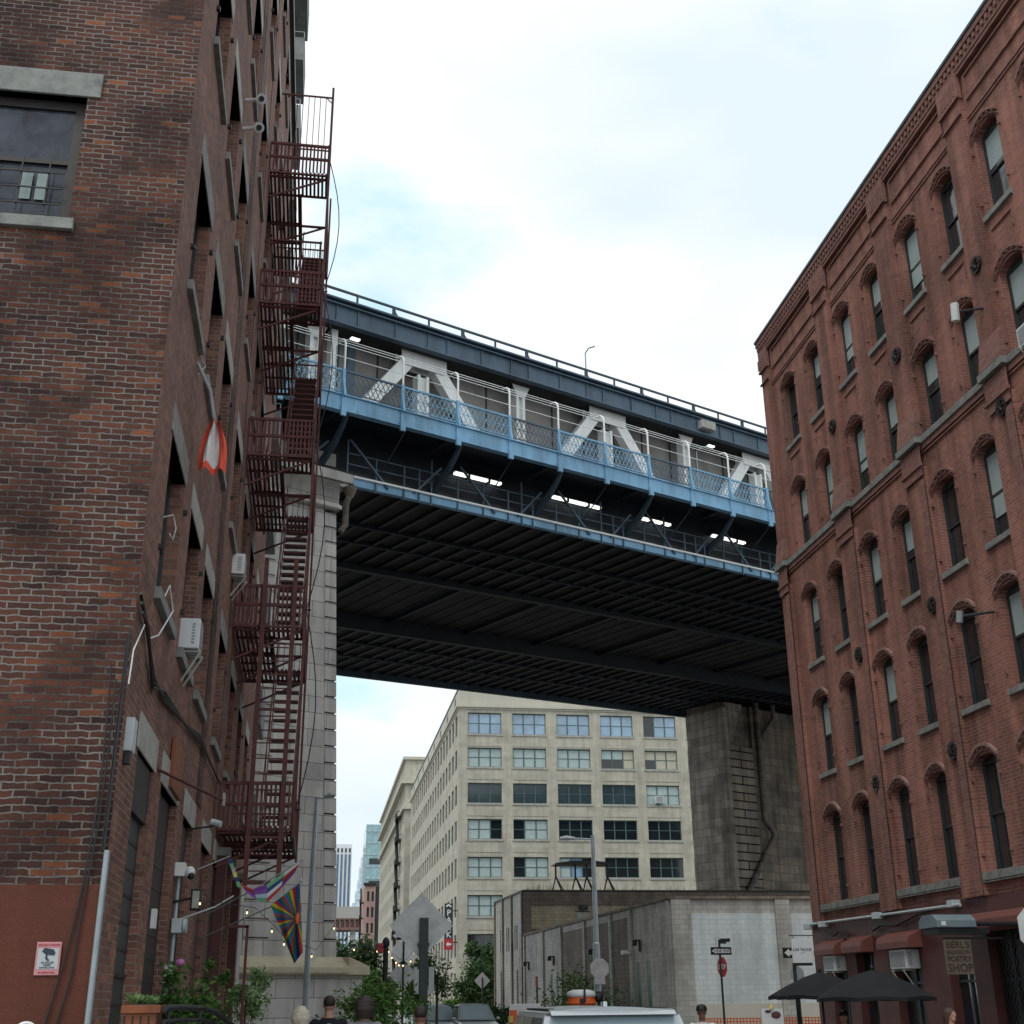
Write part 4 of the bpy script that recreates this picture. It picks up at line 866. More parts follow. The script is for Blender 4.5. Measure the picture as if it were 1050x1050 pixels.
# ================================================================== LOW BLOCK BUILDING
lw = thing('block_warehouse', 'low grey concrete block warehouse with a white painted end wall under the bridge', 'building', (15.3, 54.9, 0))
ang = R(-2.5)
def lt_(x, y, z):       # x measured from the near corner along the end wall, y back along the street side (swung 2.5 degrees)
    return (15.30+x+math.tan(ang)*y, 54.9+y, z)
LH = 5.78
sh = []
for y0 in (3.4, 5.0): sh.append((y0, y0+.62, .6, 3.35))
sh += [(12.8,13.5,.5,3.3),(21.8,22.3,1.4,3.2),(23.4,23.9,1.4,3.2)]
b = MB(lt_); wall(b, 'x', 0, 0, 31.5, 0, LH, sh, .2, 1); b.build('side_wall', 'block', lw)
for i, h in enumerate(sh):
    b = MB(lt_); b.box(.02, .1, h[0]+.01, h[1]-.01, h[2]+.01, h[3]-.01); f_ = b.build('window', mat('dark_green_shutter', (.02,.10,.07), .5) if i == 0 else bpy.data.materials['dark_green_shutter'], lw)
b = MB(lt_); b.box(-.0, .002+.3, 9.5, 15.8, 0, LH-.4); 
b = MB(lt_)
b.box(.15, 14, .15, 31.4, 0, LH-.15); b.build('core', 'block_t', lw)
b = MB(lt_); b.box(-.022, -.003, 6.2, 21, 0, LH-.35); b.build('tan_painted_bay', 'block_t', lw)['label'] = 'tan painted stretch of the street side wall'
b = MB(lt_)
for y in (0.05, 6.0, 9.0+.6, 15, 20.6, 25.5, 31.2): b.box(-.12, -.003, y, y+.42, 0, LH-.06)
b.build('pier', 'block', lw)
b = MB(lt_); b.box(-.10, .2, -.1, 31.6, LH, LH+.12); b.box(-.14, 14.1, -.12, .2, LH, LH+.12); b.build('coping', 'granite_d', lw)
b = MB(lt_); b.box(0, 14, 0, .15, 0, LH); b.build('end_wall', 'block', lw)
b = MB(lt_); 
for x in (.85, 5.35, 6.0+4.4): b.box(x-.65 if x > 1 else -.02, x+.0, -.10, 0, 0, LH-.001)
b.build('pier', 'block', lw)
b = MB(lt_); b.box(.87, 4.68, -.016, 0, 1.5, 5.18); b.box(5.37, 9.7, -.016, 0, 1.5, 5.18); b.build('white_painted_panel', 'block_w', lw)
b = MB(lt_); b.box(.87, 4.68, -.02, -.0, 0, 1.5); b.box(5.37, 9.7, -.02, 0, 0, 1.5); b.build('patched_panel', 'cream_p', lw)
for y, z in ((4.9,4.0),(13.2,3.9),(22.9,3.9),(30.2,3.8)):
    b = MB(lt_); b.box(-.35, 0, y-.05, y+.05, z+.25, z+.32); b.box(-.42, -.2, y-.17, y+.17, z+.05, z+.27); b.box(-.1, 0, y-.1, y+.1, z-.2, z+.3); b.build('wall_lamp', 'black', lw)
b = MB(lt_); b.box(-.5, -.2, 6.3, 6.45, 3.72, 3.9); b.tube([(-.1,6.2,3.75),(-.45,6.2,3.8)], .05, 6); b.build('bullet_camera', 'white', lw)
ub = thing('block_warehouse', 'taller tan and grey block building with dark pilasters just beyond the low warehouse', 'building', (13.9, 86.8, 0))
def ut(x, y, z): return (13.9+x-.044*y, 86.8+y, z)
UH = 8.65
uh = [(2.0,2.35,5.0,6.6),(2.75,3.1,5.0,6.6),(5.0,5.35,5.0,6.6),(5.75,6.1,5.0,6.6),(8.1,8.5,5.0,6.6),(1.9,2.5,1.0,3.7),(7.9,8.5,1.0,3.7)]
b = MB(ut); wall(b, 'x', 0, 0, 10.5, 0, UH, uh, .2, 1); b.build('side_wall', 'block', ub)
for h in uh:
    b = MB(ut); b.box(.03, .1, h[0]+.01, h[1]-.01, h[2]+.01, h[3]-.01); b.build('window', 'dpane', ub)
b = MB(ut); b.box(.2, 22, .2, 10.4, 0, UH-.1); b.build('core', 'block_t', ub)
b = MB(ut)
for y in (.02, 3.6, 7.0, 10.2): b.box(-.12, -.002, y, y+.25, 0, UH-.02)
b.build('pilaster', 'granite_d', ub)
b = MB(ut); wall(b, 'y', 0, 0, 22, 0, UH, [], .2, 1); b.build('end_wall', 'block_y', ub)
b = MB(ut); b.box(-.02, .55, -.03, -.002, 0, UH); b.box(.55, 22, -.03, -.002, UH-.95, UH); b.box(.55, 22, -.03, -.002, 5.4, 6.25); b.build('brown_band', 'block_t', ub)
b = MB(ut); b.box(-.1, 22.1, -.12, .3, UH, UH+.1); b.box(-.1, .2, .3, 10.6, UH, UH+.1); b.build('coping', 'bframe', ub)
b = MB(ut); b.box(3.6, 4.5, -.05, 0, 6.3, 7.3); b.build('metal_door', 'stone_l', ub); b = MB(ut); b.box(3.9, 4.4, -.3, 0, 7.45, 7.75); b.box(3.6,4.6,-.1,0,7.33,7.38); b.build('wall_lamp', 'black', ub)
b = MB(); rnd = random.Random(5)
for k in range(260):
    x = 14.2+rnd.random()**1.3*20; y = 86.95+rnd.random()*1.6; h = rnd.uniform(.1,.45)*(1.6 if 15 < x < 17.5 else 1); b.face([(x-.02,y,UH+.05),(x+.02,y,UH+.05),(x+rnd.uniform(-.12,.12),y,UH+.1+h)])
tag(b.build('roof_grass', 'leaf', None, loc=(15,87,UH)), 'sparse weeds growing along the roof edge of the tan block building', 'grass', kind='stuff')
t = thing('pergola', 'dark flat canopy on splayed tripod legs standing on the block building roof', 'canopy', (18.6, 89, UH))
for i, x in enumerate((16.6, 18.0, 18.8, 20.3)):
    b = MB(); b.tube([(x,89,UH+2.1),(x,89,UH+1.0)], .07, 6); b.tube([(x,89,UH+1.2),(x+.35,88.7,UH+.1)], .05, 5); b.tube([(x,89,UH+1.2),(x-.25,89.2,UH+.1)], .05, 5); b.tube([(x,89,UH+1.2),(x+.6,89.1,UH+.1)], .05, 5); b.build('leg', 'black', t)
b = MB(); b.prism([(16.5,UH+2.05),(17.7,UH+2.2),(19.2,UH+2.22),(20.7,UH+2.05),(20.7,UH+1.97),(16.5,UH+1.97)], 'y', 88.3, 90.2); b.build('canopy', 'black', t)

# ================================================================== CREAM INDUSTRIAL BUILDING
PX, PY, PT = 15.15, 139.1, 35.1
pk = thing('cream_factory_building', 'big cream concrete factory building with rows of three-pane windows beyond the bridge', 'building', (PX, PY, 0))
prow = [(30.02,32.42),(26.3,28.45),(22.3,24.5),(18.4,20.55),(14.35,16.5),(10.32,12.5),(6.2,8.5),(.6,4.6)]
pcol = [(16.2+5.11*k, 20.05+5.11*k) for k in range(9)]
ph = [(a, c, z, t) for z, t in prow for a, c in pcol]
b = MB(); wall(b, 'y', PY, PX, 64, 0, 33.0, ph, .35, 1); b.build('front_wall', 'cream', pk)
PYE = 212
scol = [(PY+1.4+3.65*k, PY+3.6+3.65*k) for k in range(19)]
shh = [(a, c, z, t) for z, t in prow for a, c in scol]
b = MB(); wall(b, 'x', PX, PY, PYE, 0, 33.0, shh, .3, 1); b.build('side_wall', 'cream', pk)
b = MB(); b.box(PX-.28, 64, PY-.28, PY, 33.0, 33.25); b.box(PX-.28, PX, PY, PYE, 33.0, 33.25); b.box(PX-.18, 64, PY-.18, PY, 33.25, 33.5); b.box(PX-.18, PX, PY, PYE, 33.25, 33.5)
b.box(PX-.1, 64, PY-.1, PY, 32.8, 33.0); b.box(PX-.1, PX, PY, PYE, 32.8, 33.0); b.build('cornice', 'cream_p', pk)
b = MB(); b.box(PX, 64, PY, PY+.4, 33.25, 35.1); b.box(PX, PX+.4, PY+.4, PYE, 33.25, 35.1); b.box(PX+.5, 63, PY+1, PYE, 33, 33.4); b.build('parapet', 'cream_p', pk)
b = MB(); b.box(PX-.08, 64, PY-.08, PY+.5, 35.1, 35.3); b.box(PX-.08, PX+.5, PY+.5, PYE, 35.1, 35.3); b.build('coping', 'blued', pk)
b = MB(); b.box(PX+.7, 63.5, PY+.5, PYE-.3, 0, 33); b.build('core', 'black', pk)
b = MB()
for k in range(8): y = PY+3+k*9; b.box(PX-.02, PX+.0, y, y+1.4, 33.9, 34.7)
b.build('parapet_panel', 'blued', pk)
b = MB()
for z, t in prow[1:7]+[(30.02,0)]:
    for a, c in pcol: b.box(a-.12, c+.12, PY-.09, PY, z-.22, z-.04); b.box(a-.02, c+.02, PY-.04, PY, z-1.42, z-1.34)
b.build('window_ledge', 'stone_l', pk)
rp = random.Random(21)
def park_window(h, i, j, side=False):
    a, c, z, t = h; ax, cc = ('x', PX) if side else ('y', PY)
    f = MB(); F_ = .07; D0, D1 = .20, .3
    if side: D0, D1 = .12, .2
    pbox(f, ax, cc, a+.003, a+F_, z+.003, t-.003, D0, D1); pbox(f, ax, cc, c-F_, c-.003, z+.003, t-.003, D0, D1); pbox(f, ax, cc, a+F_, c-F_, z+.003, z+F_, D0, D1); pbox(f, ax, cc, a+F_, c-F_, t-F_*1.6, t-.003, D0, D1)
    if i < 7:
        n = 3 if not side else 2
        for q in range(1, n): y = a+(c-a)*q/n; pbox(f, ax, cc, y-.06, y+.06, z+F_, t-F_*1.6, D0, D1)
        zm = (z+t)/2; pbox(f, ax, cc, a+F_, c-F_, zm-.035, zm+.035, D0+.02, D1)
    fo = f.build('window', 'tframe', pk)
    for q in range(3 if not side else 1):
        n = 3 if not side else 1; y0, y1 = a+(c-a)*q/n+.03, a+(c-a)*(q+1)/n-.03; zm = (z+t)/2
        if side: m1 = m2 = 'dpane'
        elif i == 0: m1 = m2 = 'gblue' if j < 4 or q else 'glass'
        elif i == 1: m1 = 'blindc' if j >= 4 or (j == 3 and q == 2) else 'blind'; m2 = 'glass' if (j == 3 and q < 2) or rp.random() < .12 else m1
        elif i == 2: m1 = m2 = 'gdark' if j < 4 else 'blind'
        elif i in (3,4): m1 = m2 = {(3,0,0):'blind',(3,0,1):'blind',(3,1,1):'blind',(3,1,2):'blind',(4,0,0):'blind',(4,0,1):'blind',(4,0,2):'blind',(4,1,2):'blind',(4,1,1):'blind',(4,2,0):'blind',(4,2,1):'gblue'}.get((i,j,q), 'glass'); 
        elif i == 5: m1 = 'blind' if j == 0 else 'glass'; m2 = m1
        else: m1 = m2 = 'glass'
        g_ = MB(); pbox(g_, ax, cc, y0, y1, z+.04, t-.08, D1-.04, D1-.03); g_.build('pane', [m1], fo)
        if m2 != m1: g_ = MB(); pbox(g_, ax, cc, y0+.02, y1-.02, z+.05, zm, D1-.06, D1-.05); g_.build('pane', [m2], fo)
for i, (z, t) in enumerate(prow):
    for j, (a, c) in enumerate(pcol[:7]): park_window((a,c,z,t), i, j)
n_ = 0
for j, (a, c) in enumerate(scol[:6]):
    for i, (z, t) in enumerate(prow[:7]): park_window((a,c,z,t), i, j, True)
b = MB()
for a, c in scol[6:]:
    for z, t in prow: b.box(PX+.14, PX+.2, a, c, z, t)
for a, c in pcol[7:]:
    for z, t in prow: b.box(a, c, PY+.25, PY+.3, z, t)
o = b.build('window_rest', 'dpane', pk); o['kind'] = 'stuff'; o.name = 'far_window'
ac_unit('small white window air conditioner low in a cream building window', 'y', PY, 38.0, 22.45, -1, .9, .8, .5, brackets=False)
t = thing('parking_sign', 'tall dark vertical PARK sign with a red arrow foot on the cream building corner', 'sign', (14.7, 139, 9))
b = MB(); b.box(13.72, 14.62, 138.8, 139.0, 8.0, 11.6); b.build('panel', 'wframe', t); b = MB(); b.box(13.68, 14.66, 138.78, 139.02, 6.9, 8.0); b.build('arrow_panel', 'red', t)
b = MB(); b.box(14.62, PX, 138.88, 138.94, 10.8, 10.9); b.box(14.62, PX, 138.88, 138.94, 7.6, 7.7); b.build('bracket', 'black', t)
for q, ch in enumerate('PARK'): lettering(ch, .84, t, 'white', (14.17, 138.78, 10.62-q*.74), (R(90),0,0), xs=1.0)
b = MB(); b.prism([(13.9,7.45),(14.15,7.75),(14.15,7.55),(14.45,7.55),(14.45,7.35),(14.15,7.35),(14.15,7.15)], 'y', 138.74, 138.77); b.build('arrow', 'white', t)
b = MB(); b.prism([(13.85,11.35),(14.15,11.55),(14.5,11.3),(14.4,11.2),(14.15,11.35),(13.95,11.2)], 'y', 138.76, 138.79); b.build('symbol', 'white', t)
# next building along the street, with fire escapes
nb = thing('cream_loft_building', 'taller cream loft building with black fire escapes past the factory building', 'building', (14.9, 222, 0))
NX, NY0, NY1, NH = 14.75, 221, 305, 37.5
nh = [(NY0+2+k*3.6, NY0+3.6+k*3.6, 3+r*4, 5.4+r*4) for k in range(22) for r in range(9)]
b = MB(); wall(b, 'x', NX, NY0, NY1, 0, 41.8, nh, .2, 1); b.build('side_wall', 'cream', nb)
nf = [(NX+1.6+k*3.2, NX+2.7+k*3.2, 3+r*4, 5.4+r*4) for k in range(4) for r in range(9)]
b = MB(); wall(b, 'y', NY0, NX, 40, 0, 41.8, nf, .5, 1); b.build('front_wall', 'cream', nb)
b = MB(); b.box(NX+.2, 39, NY0+.5, NY1, 0, 41.6); b.build('glazing', 'dpane', nb)
b = MB(); 
for z, d in ((33.2,.5),(37.6,.8),(41.8,.5)): b.box(NX-d, 40, NY0-d, NY0, z, z+.5); b.box(NX-d, NX, NY0, NY1, z, z+.5)
b.build('cornice', 'cream_p', nb)
b = MB(); b.box(NX+6, NX+9, 296, 303, 42, 44.6); b.box(NX-.1, NX+4, 280, 288, 42, 43.5); b.build('roof_box', 'lgrey', nb)
for k, y in enumerate((229,)):
    b = MB()
    for r in range(8):
        z = 5.0+r*4; b.box(NX-.9, NX, y, y+6, z, z+.1); b.box(NX-.9, NX-.85, y, y+6, z+.9, z+1.0); b.box(NX-.9, NX, y, y+.05, z+.9, z+1.0)
        for q in range(13): b.box(NX-.9, NX-.86, y+q*.5, y+q*.5+.06, z, z+.95)
       
        if r < 7: b.beam((NX-.6,y+.8,z),(NX-.6,y+5.5,z+4), .6, .1)
    b.build('fire_escape', 'black', nb)
# distant things beyond
def tower(name, label, x0, x1, y0, y1, h, wm, gm, nv, fl, cat='tower', setb=None):
    t = thing(name, label, cat, ((x0+x1)/2, y0, 0)); b = MB(); b.box(x0, x1, y0, y1, 0, h); b.build('wall', wm, t); b = MB()
    z = 4
    while z < h-2: b.box(x0-.0, x1, y0-.12, y0-.02, z, z+fl*.6); b.box(x0-.1, x0-.02, y0, y1, z, z+fl*.6); z += fl
    b.build('window_band', gm, t); b = MB()
    for k in range(nv+1): x = x0+(x1-x0)*k/nv; b.box(x-.22, x+.22, y0-.5, y0-.01, 0, h+.2)
    for k in range(nv+1): y = y0+(y1-y0)*k/nv; b.box(x0-.4, x0-.01, y-.22, y+.22, 0, h+.2)
    b.build('mullion', wm, t); return t
PALE = mat('pale_tower_white', (.74,.78,.80), .6, var=.05, scale=.05, bmp=0); GB = glass('tower_blue_glass', (.10,.16,.25), .2, .6, 0); GT = glass('tower_teal_glass', (.22,.40,.44), .08, 1.0, .01)
GP = glass('tower_pale_glass', (.50,.64,.72), .15, 1.0, 0); TEALW = mat('teal_mullion', (.38,.55,.58), .4, var=.08, scale=.1, bmp=0); PINKB = mat('pink_brick_far', (.42,.28,.24), .8, var=.2, scale=.3)
t = thing('office_tower', 'slim white and blue striped skyscraper right of the pier, farthest left on the skyline', 'tower', (12, 600, 0))
b = MB(); b.box(6.5, 15.8, 600, 625, 0, 71.0); b.build('wall', PALE, t); b = MB()
for k in range(5): b.box(7.1+k*1.8, 8.1+k*1.8, 599.8, 599.95, 5, 66.5)
b.build('window_stripe', GB, t); b = MB()
for k in range(5): b.box(7.2+k*1.8, 8.0+k*1.8, 599.8, 599.95, 67.3, 69.2)
b.build('crown_opening', 'wframe', t)
t = thing('glass_tower', 'teal glass tower with open dark floors behind the pink brick block', 'tower', (19, 450, 0))
b = MB(); b.box(16.6, 40, 450, 475, 0, 60.5); b.build('curtain_wall', GT, t); b = MB()
for z in range(2, 60, 4): b.box(16.5, 40, 449.8, 449.98, z, z+.5)
for k in range(13): b.box(16.6+k*1.9, 16.75+k*1.9, 449.8, 449.98, 0, 60.5)
b.build('mullion', TEALW, t); b = MB()
for z in (29.5, 39.5, 47): b.box(17.9, 22.6, 449.7, 449.79, z, z+1.9)
b.build('open_floor', 'wframe', t)
t = thing('glass_tower', 'pale stepped glass tower left of the teal one', 'tower', (24, 700, 0))
for k, (x, h) in enumerate(((19.6,52),(21.0,58),(22.0,64),(22.8,70),(23.6,76))):
    b = MB(); b.box(x, 40-k, 700+k*.2, 720, 0, h); b.build('step', GP, t)
b = MB()
for z in range(2, 74, 4): b.box(19.4 if z < 52 else 21 if z < 58 else 22.2, 40, 699.8, 699.95, z, z+.5)
b.build('mullion', PALE, t)
t = thing('brick_apartment', 'narrow pink brick building with dark fire escape at the far end of the street', 'building', (13.4, 330, 0))
hp = [(12.9+k*1.1, 13.5+k*1.1, 3+r*3.8, 5.4+r*3.8) for k in range(2) for r in range(7)]
b = MB(); wall(b, 'y', 330, 12.3, 15, 0, 29.6, hp, .3, 1); b.build('front_wall', PINKB, t); b = MB(); b.box(12.3, 26, 330.35, 350, 0, 29.4); b.build('core', 'wframe', t)
b = MB(); b.box(12.28, 12.3, 330, 352, 0, 29.6); b.build('side_wall', PINKB, t); b = MB(); b.box(11.9, 15, 329.6, 330, 29.6, 30.3); b.build('cornice', 'bframe', t)
b = MB()
for r in range(7): z = 3+r*3.8; b.box(11.3, 12.25, 334, 339, z, z+.1); b.box(11.3, 11.35, 334, 339, z+.9, z+1); b.beam((11.6,334.4,z),(11.6,338.5,z+3.8), .5, .1); [b.box(11.3, 11.34, 334+q*.5, 334.06+q*.5, z, z+.95) for q in range(10)]
b.build('fire_escape', 'black', t)
b = MB(); b.box(10.6, 12.2, 360, 380, 0, 18); o = small('apartment_block', 'pale low building at the end of the street beside the pink one', 'building', b, 'stone_l', loc=(11,360,0))
t = thing('viaduct', 'distant brown grey elevated roadway crossing the end of the street', 'bridge', (10, 400, 22))
b = MB(); b.box(-12, 18, 400, 412, 26.0, 29.4); b.build('parapet', 'stone_l', t); b = MB(); b.box(-12, 18, 399.7, 412, 22.6, 23.3); b.box(-12,18,399.7,412,25.6,26)
for k in range(20): b.box(-12+k*1.5, -11.6+k*1.5, 399.8, 400.2, 23.3, 25.6); b.beam((-12+k*1.5,399.9,23.3),(-10.5+k*1.5,399.9,25.6), .12, .12)
b.box(-12, 18, 400.5, 411, 23.2, 25.7); b.build('truss', mat('far_rust_steel', (.20,.12,.10), .8), t)
b = MB(); b.box(-8, -6, 401, 411, 0, 22.6); b.box(11, 12.5, 401, 411, 0, 22.6); b.build('column', 'stone_l', t)

# ================================================================== TREES AND PLANTS
def tree(name, label, x, y, h, cr, cz, lm, n, size, seed, cat='tree', group=None, trunk=.12, z0=0, lean=0, clumps=14, spread=.3):
    rn = random.Random(seed); t = thing(name, label, cat, (x,y,z0), group)
    b = MB(); top = Vector((x+lean, y, z0+cz)); b.tube([(x,y,z0-.05),(x+lean*.3,y+.03,z0+(cz)*.45),(top.x,y,z0+cz)], [trunk,trunk*.75,trunk*.45], 8)
    for k in range(9):
        a = rn.uniform(0, 6.28); e = rn.uniform(.2, 1); st = Vector((x+lean*.6, y, z0+cz*rn.uniform(.45,.95)))
        en = Vector((x+lean+math.cos(a)*cr[0]*.75*e, y+math.sin(a)*cr[1]*.75*e, z0+cz+rn.uniform(-.5,.7)*cr[2])); md = (st+en)/2+Vector((0,0,-.05*h*.3))
        b.tube([st, md, en], [trunk*.4, trunk*.25, trunk*.1], 5)
    b.build('trunk' if cat == 'tree' else 'stem', 'bark', t)
    b = MB(); leaves(b, (x+lean, y, z0+cz), cr, n, size, rn, clumps, spread); b.build('crown' if cat == 'tree' else 'foliage', lm, t, fix=False); return t
tree('street_tree', 'dense dark green street tree beyond the pier ledge', 2.6, 92, 6, (1.9,2.2,2.0), 3.7, 'leafd', 4500, .19, 1, trunk=.14)
tree('street_tree', 'small leafy tree with yellowish tips behind the black lamp post', 4.1, 88, 5, (1.2,1.2,1.0), 2.6, 'leaf', 1800, .17, 2, trunk=.1)
tree('street_tree', 'green tree behind the white octagonal sign', 5.1, 66, 5, (.8,.9,1.1), 2.9, 'leaf', 1500, .12, 3, trunk=.1)
tree('street_tree', 'reddish dark tree right of the diamond sign post', 4.5, 48, 5, (.4,.5,.8), 2.6, 'leafd', 800, .07, 4, trunk=.07)
tree('street_tree', 'tall dark tree standing in front of the cream building ground floor', 17.2, 128, 8, (2.0,1.8,2.6), 5.8, 'leafd', 3600, .26, 5, trunk=.16)
tree('street_tree', 'darker leafy tree at the block building corner beside the far diamond sign', 14.6, 118, 6, (1.9,1.8,1.9), 3.4, 'leafd', 3200, .22, 6, trunk=.12)
tree('shrub', 'bright green low hedge at the foot of the cream building', 14.2, 121, 2, (2.0,1.0,.9), 1.2, 'leaf', 2200, .16, 7, 'shrub', trunk=.05)
tree('shrub', 'loose green shrub growing against the grey block wall', 12.6, 62, 3, (1.6,1.2,1.0), 2.0, 'leaf', 1800, .10, 8, 'shrub', trunk=.04)
tree('shrub', 'dark shrub beside the silver sedan', 9.6, 70, 2, (1.2,1.0,.6), .95, 'leafd', 1500, .12, 9, 'shrub', trunk=.04)
tree('shrub', 'big leafy green bush around the black lamp post in the foreground', 1.12, 21.6, 2.4, (.56,.5,.36), 1.68, 'leaf', 2000, .042, 10, 'shrub', trunk=.04, clumps=16)
tree('shrub', 'low spreading foliage under the foreground bush', 1.0, 20.9, 1.6, (.8,.5,.45), 1.2, 'leaf', 1800, .05, 12, 'shrub', trunk=.04, clumps=16)
tree('shrub', 'pale airy young tree by the wall in front of the pier ledge', -.95, 20.2, 2.2, (.38,.35,.42), 1.85, 'leafl', 900, .045, 13, 'shrub', trunk=.02, clumps=9, spread=.25)
tree('shrub', 'dense green shrub with one pink bloom against the warehouse brick', -1.45, 16.2, 1.9, (.33,.4,.42), 1.62, 'leaf', 2600, .045, 14, 'shrub', trunk=.025)
tree('shrub', 'small hanging green plant beside the rust coloured post', -1.35, 19.2, 1.9, (.16,.2,.2), 2.05, 'leaf', 200, .045, 15, 'shrub', trunk=.01, clumps=5)
tree('shrub', 'low green plant poking up by the black handrail', -1.3, 12.9, 1.4, (.22,.25,.14), 1.38, 'leafd', 260, .035, 16, 'shrub', trunk=.012, clumps=6)
b = MB(); b.ell((-1.52,15.7,2.12), (.06,.05,.04), 8, 6); small('flower', 'single pink bloom on the shrub beside the brick pier', 'flower', b, mat('pink_bloom', (.45,.15,.35), .7), loc=(-1.52,15.7,2.1))
t = thing('planter_box', 'orange stained wooden planter box with pale green succulents by the street door', 'planter', (-1.4,11.3,0))
b = MB(); px0, px1, py0, py1 = -1.47, -1.22, 11.1, 11.45
b.box(px0, px1, py0, py1, .1, 1.60)
for k in range(5): x = px0+(px1-px0)*k/4; b.box(x-.006, x+.006, py0-.006, py0, .12, 1.58, 1)
b.box(px0-.03, px1+.03, py0-.03, py1+.03, 1.60, 1.66); b.build('box', ['orangew', 'bframe'], t, bevel=.005)
b = MB(); b.box(px0+.03, px1-.03, py0+.03, py1-.03, 1.655, 1.67); b.build('soil', 'soil', t)
b = MB(); rn = random.Random(8)
for k in range(150):
    cx_ = rn.choice([(-1.42,11.2,.10),(-1.38,11.3,.05),(-1.30,11.2,.05),(-1.27,11.35,.04)]); a = rn.uniform(0,6.28); e = rn.uniform(.2,1.2); L_ = rn.uniform(.04,.08)+cx_[2]*.5
    p = Vector((cx_[0],cx_[1],1.66)); q = p+Vector((math.cos(a)*math.cos(e), math.sin(a)*math.cos(e), math.sin(e)))*L_; s_ = Vector((-math.sin(a), math.cos(a), 0))*.013; m_2 = (p+q)/2+Vector((0,0,.015))
    b.face([p, m_2-s_, q, m_2+s_])
b.build('succulents', 'leafl', t, fix=False)

# ================================================================== POLES AND SIGNS
t = thing('street_light', 'slender grey street light with curved arm in front of the left granite pier', 'street light', (-.17, 40, 0))
b = MB(); b.tube([(-.17,40,0),(-.17,40,1.6),(-.15,40,1.62),(-.14,40,5),(-.1,40,7.7)], [.16,.15,.10,.085,.06], 10); b.tube([(-.1,40,7.72),(.05,40,7.66),(.22,40,7.72)], .03, 6); b.build('pole', 'steel', t)
b = MB(); b.tube([(.18,40,7.72),(.3,40,7.78),(.46,40,7.76)], [.05,.09,.06], 8); b.build('lamp_head', 'grey', t)
t = thing('street_light', 'grey street light with long arm rising in front of the low block warehouse', 'street light', (10.61,48.86,0))
b = MB(); b.tube([(10.62,48.86,0),(10.62,48.86,3.7),(10.62,48.86,3.75),(10.62,48.86,7.7)], [.14,.13,.10,.08], 10); b.tube([(10.62,48.86,7.55),(10.0,49,7.6),(9.4,49.1,7.58)], .03, 6); b.build('pole', 'steel', t)
b = MB(); b.tube([(9.95,49,7.6),(9.6,49.05,7.62),(9.35,49.1,7.6)], [.05,.1,.06], 8); b.build('lamp_head', 'lgrey', t)
def polyplate(cx, cy, cz, r, n, rot, y0, y1):
    b = MB(); b.prism([(cx+r*math.cos(rot+2*math.pi*k/n), cz+r*math.sin(rot+2*math.pi*k/n)) for k in range(n)], 'y', cy+y0, cy+y1); return b
t = thing('traffic_sign', 'large bare metal back of a diamond road sign on a thick black post', 'road sign', (1.9,23,0))
b = polyplate(1.86, 22.93, 2.92, .56, 4, 0, .03, .036); o = b.build('sign_plate', 'alu', t, bevel=.002)
b = MB(); b.box(1.83, 1.98, 22.86, 22.96, 0, 3.05); b.build('post', 'post', t, bevel=.006); b = MB(); b.box(1.80,2.0,22.85,22.965,2.58,2.63); b.box(1.80,2.0,22.85,22.965,2.2,2.24); b.tube([(1.905,22.85,2.98),(1.905,22.84,2.98)],.012,6); b.tube([(1.905,22.85,2.5),(1.905,22.84,2.5)],.012,6); b.build('clamp', ['post','steel'], t)
t = thing('traffic_sign', 'white octagon sign back with a smaller diamond below on a thin dark post', 'road sign', (3.1,46,0))
b = polyplate(3.09, 45.95, 3.3, .40, 8, math.pi/8, .03, .036); o = b.build('octagon_plate', 'wplate', t); b = polyplate(3.12, 45.95, 2.58, .50, 4, 0, .03, .036); b.build('diamond_plate', 'alu', t)
b = MB(); b.tube([(3.12,45.93,0),(3.12,45.93,3.95)], .035, 8); b.build('post', 'post', t)
def one_way(t, cx, cy, cz, w_=.92, h_=.3, rz=0):
    b = MB(); b.box(cx-w_/2, cx+w_/2, cy, cy+.01, cz-h_/2, cz+h_/2); o = b.build('one_way_plate', 'black', t)
    b = MB(); b.prism([(cx-w_*.46,cz),(cx-w_*.24,cz+h_*.38),(cx-w_*.24,cz+h_*.25),(cx+w_*.44,cz+h_*.25),(cx+w_*.44,cz-h_*.25),(cx-w_*.24,cz-h_*.25),(cx-w_*.24,cz-h_*.38)], 'y', cy-.006, cy-.001); b.build('arrow', 'white', o)
    lettering('ONE WAY', h_*.5, o, SI, (cx+w_*.08, cy-.007, cz), (R(90),0,0), xs=1.05)
b = MB(); b.box(2.68, 3.05, 45.95, 45.96, 3.72, 4.0); o = b.build('one_way_plate', 'black', t); b = MB(); b.prism([(2.72,3.86),(2.86,3.97),(2.86,3.91),(3.02,3.91),(3.02,3.81),(2.86,3.81),(2.86,3.75)], 'y', 45.94, 45.949); b.build('arrow', 'white', o)
t = thing('traffic_sign', 'one way sign over an edge-on red stop sign before the white painted wall', 'road sign', (12.06,38.1,0))
b = MB(); b.tube([(12.06,38.12,0),(12.06,38.12,3.35)], .035, 8); b.build('post', 'post', t); one_way(t, 12.08, 38.05, 3.02, .64, .22)
a_ = R(78); b = MB(); b.prism([(.30*math.cos(math.pi/8+math.pi/4*k), .30*math.sin(math.pi/8+math.pi/4*k)) for k in range(8)], 'y', -.004, .004)
b.tf = lambda x, y, z: (12.08+x*math.cos(a_)+y*math.sin(a_), 38.05-x*math.sin(a_)+y*math.cos(a_), 2.57+z); sgn = b.build('stop_plate', 'red', t)
lettering('STOP', .19, sgn, 'white', (12.08-.008, 38.05-.01, 2.57), (R(90),0,-a_+0))
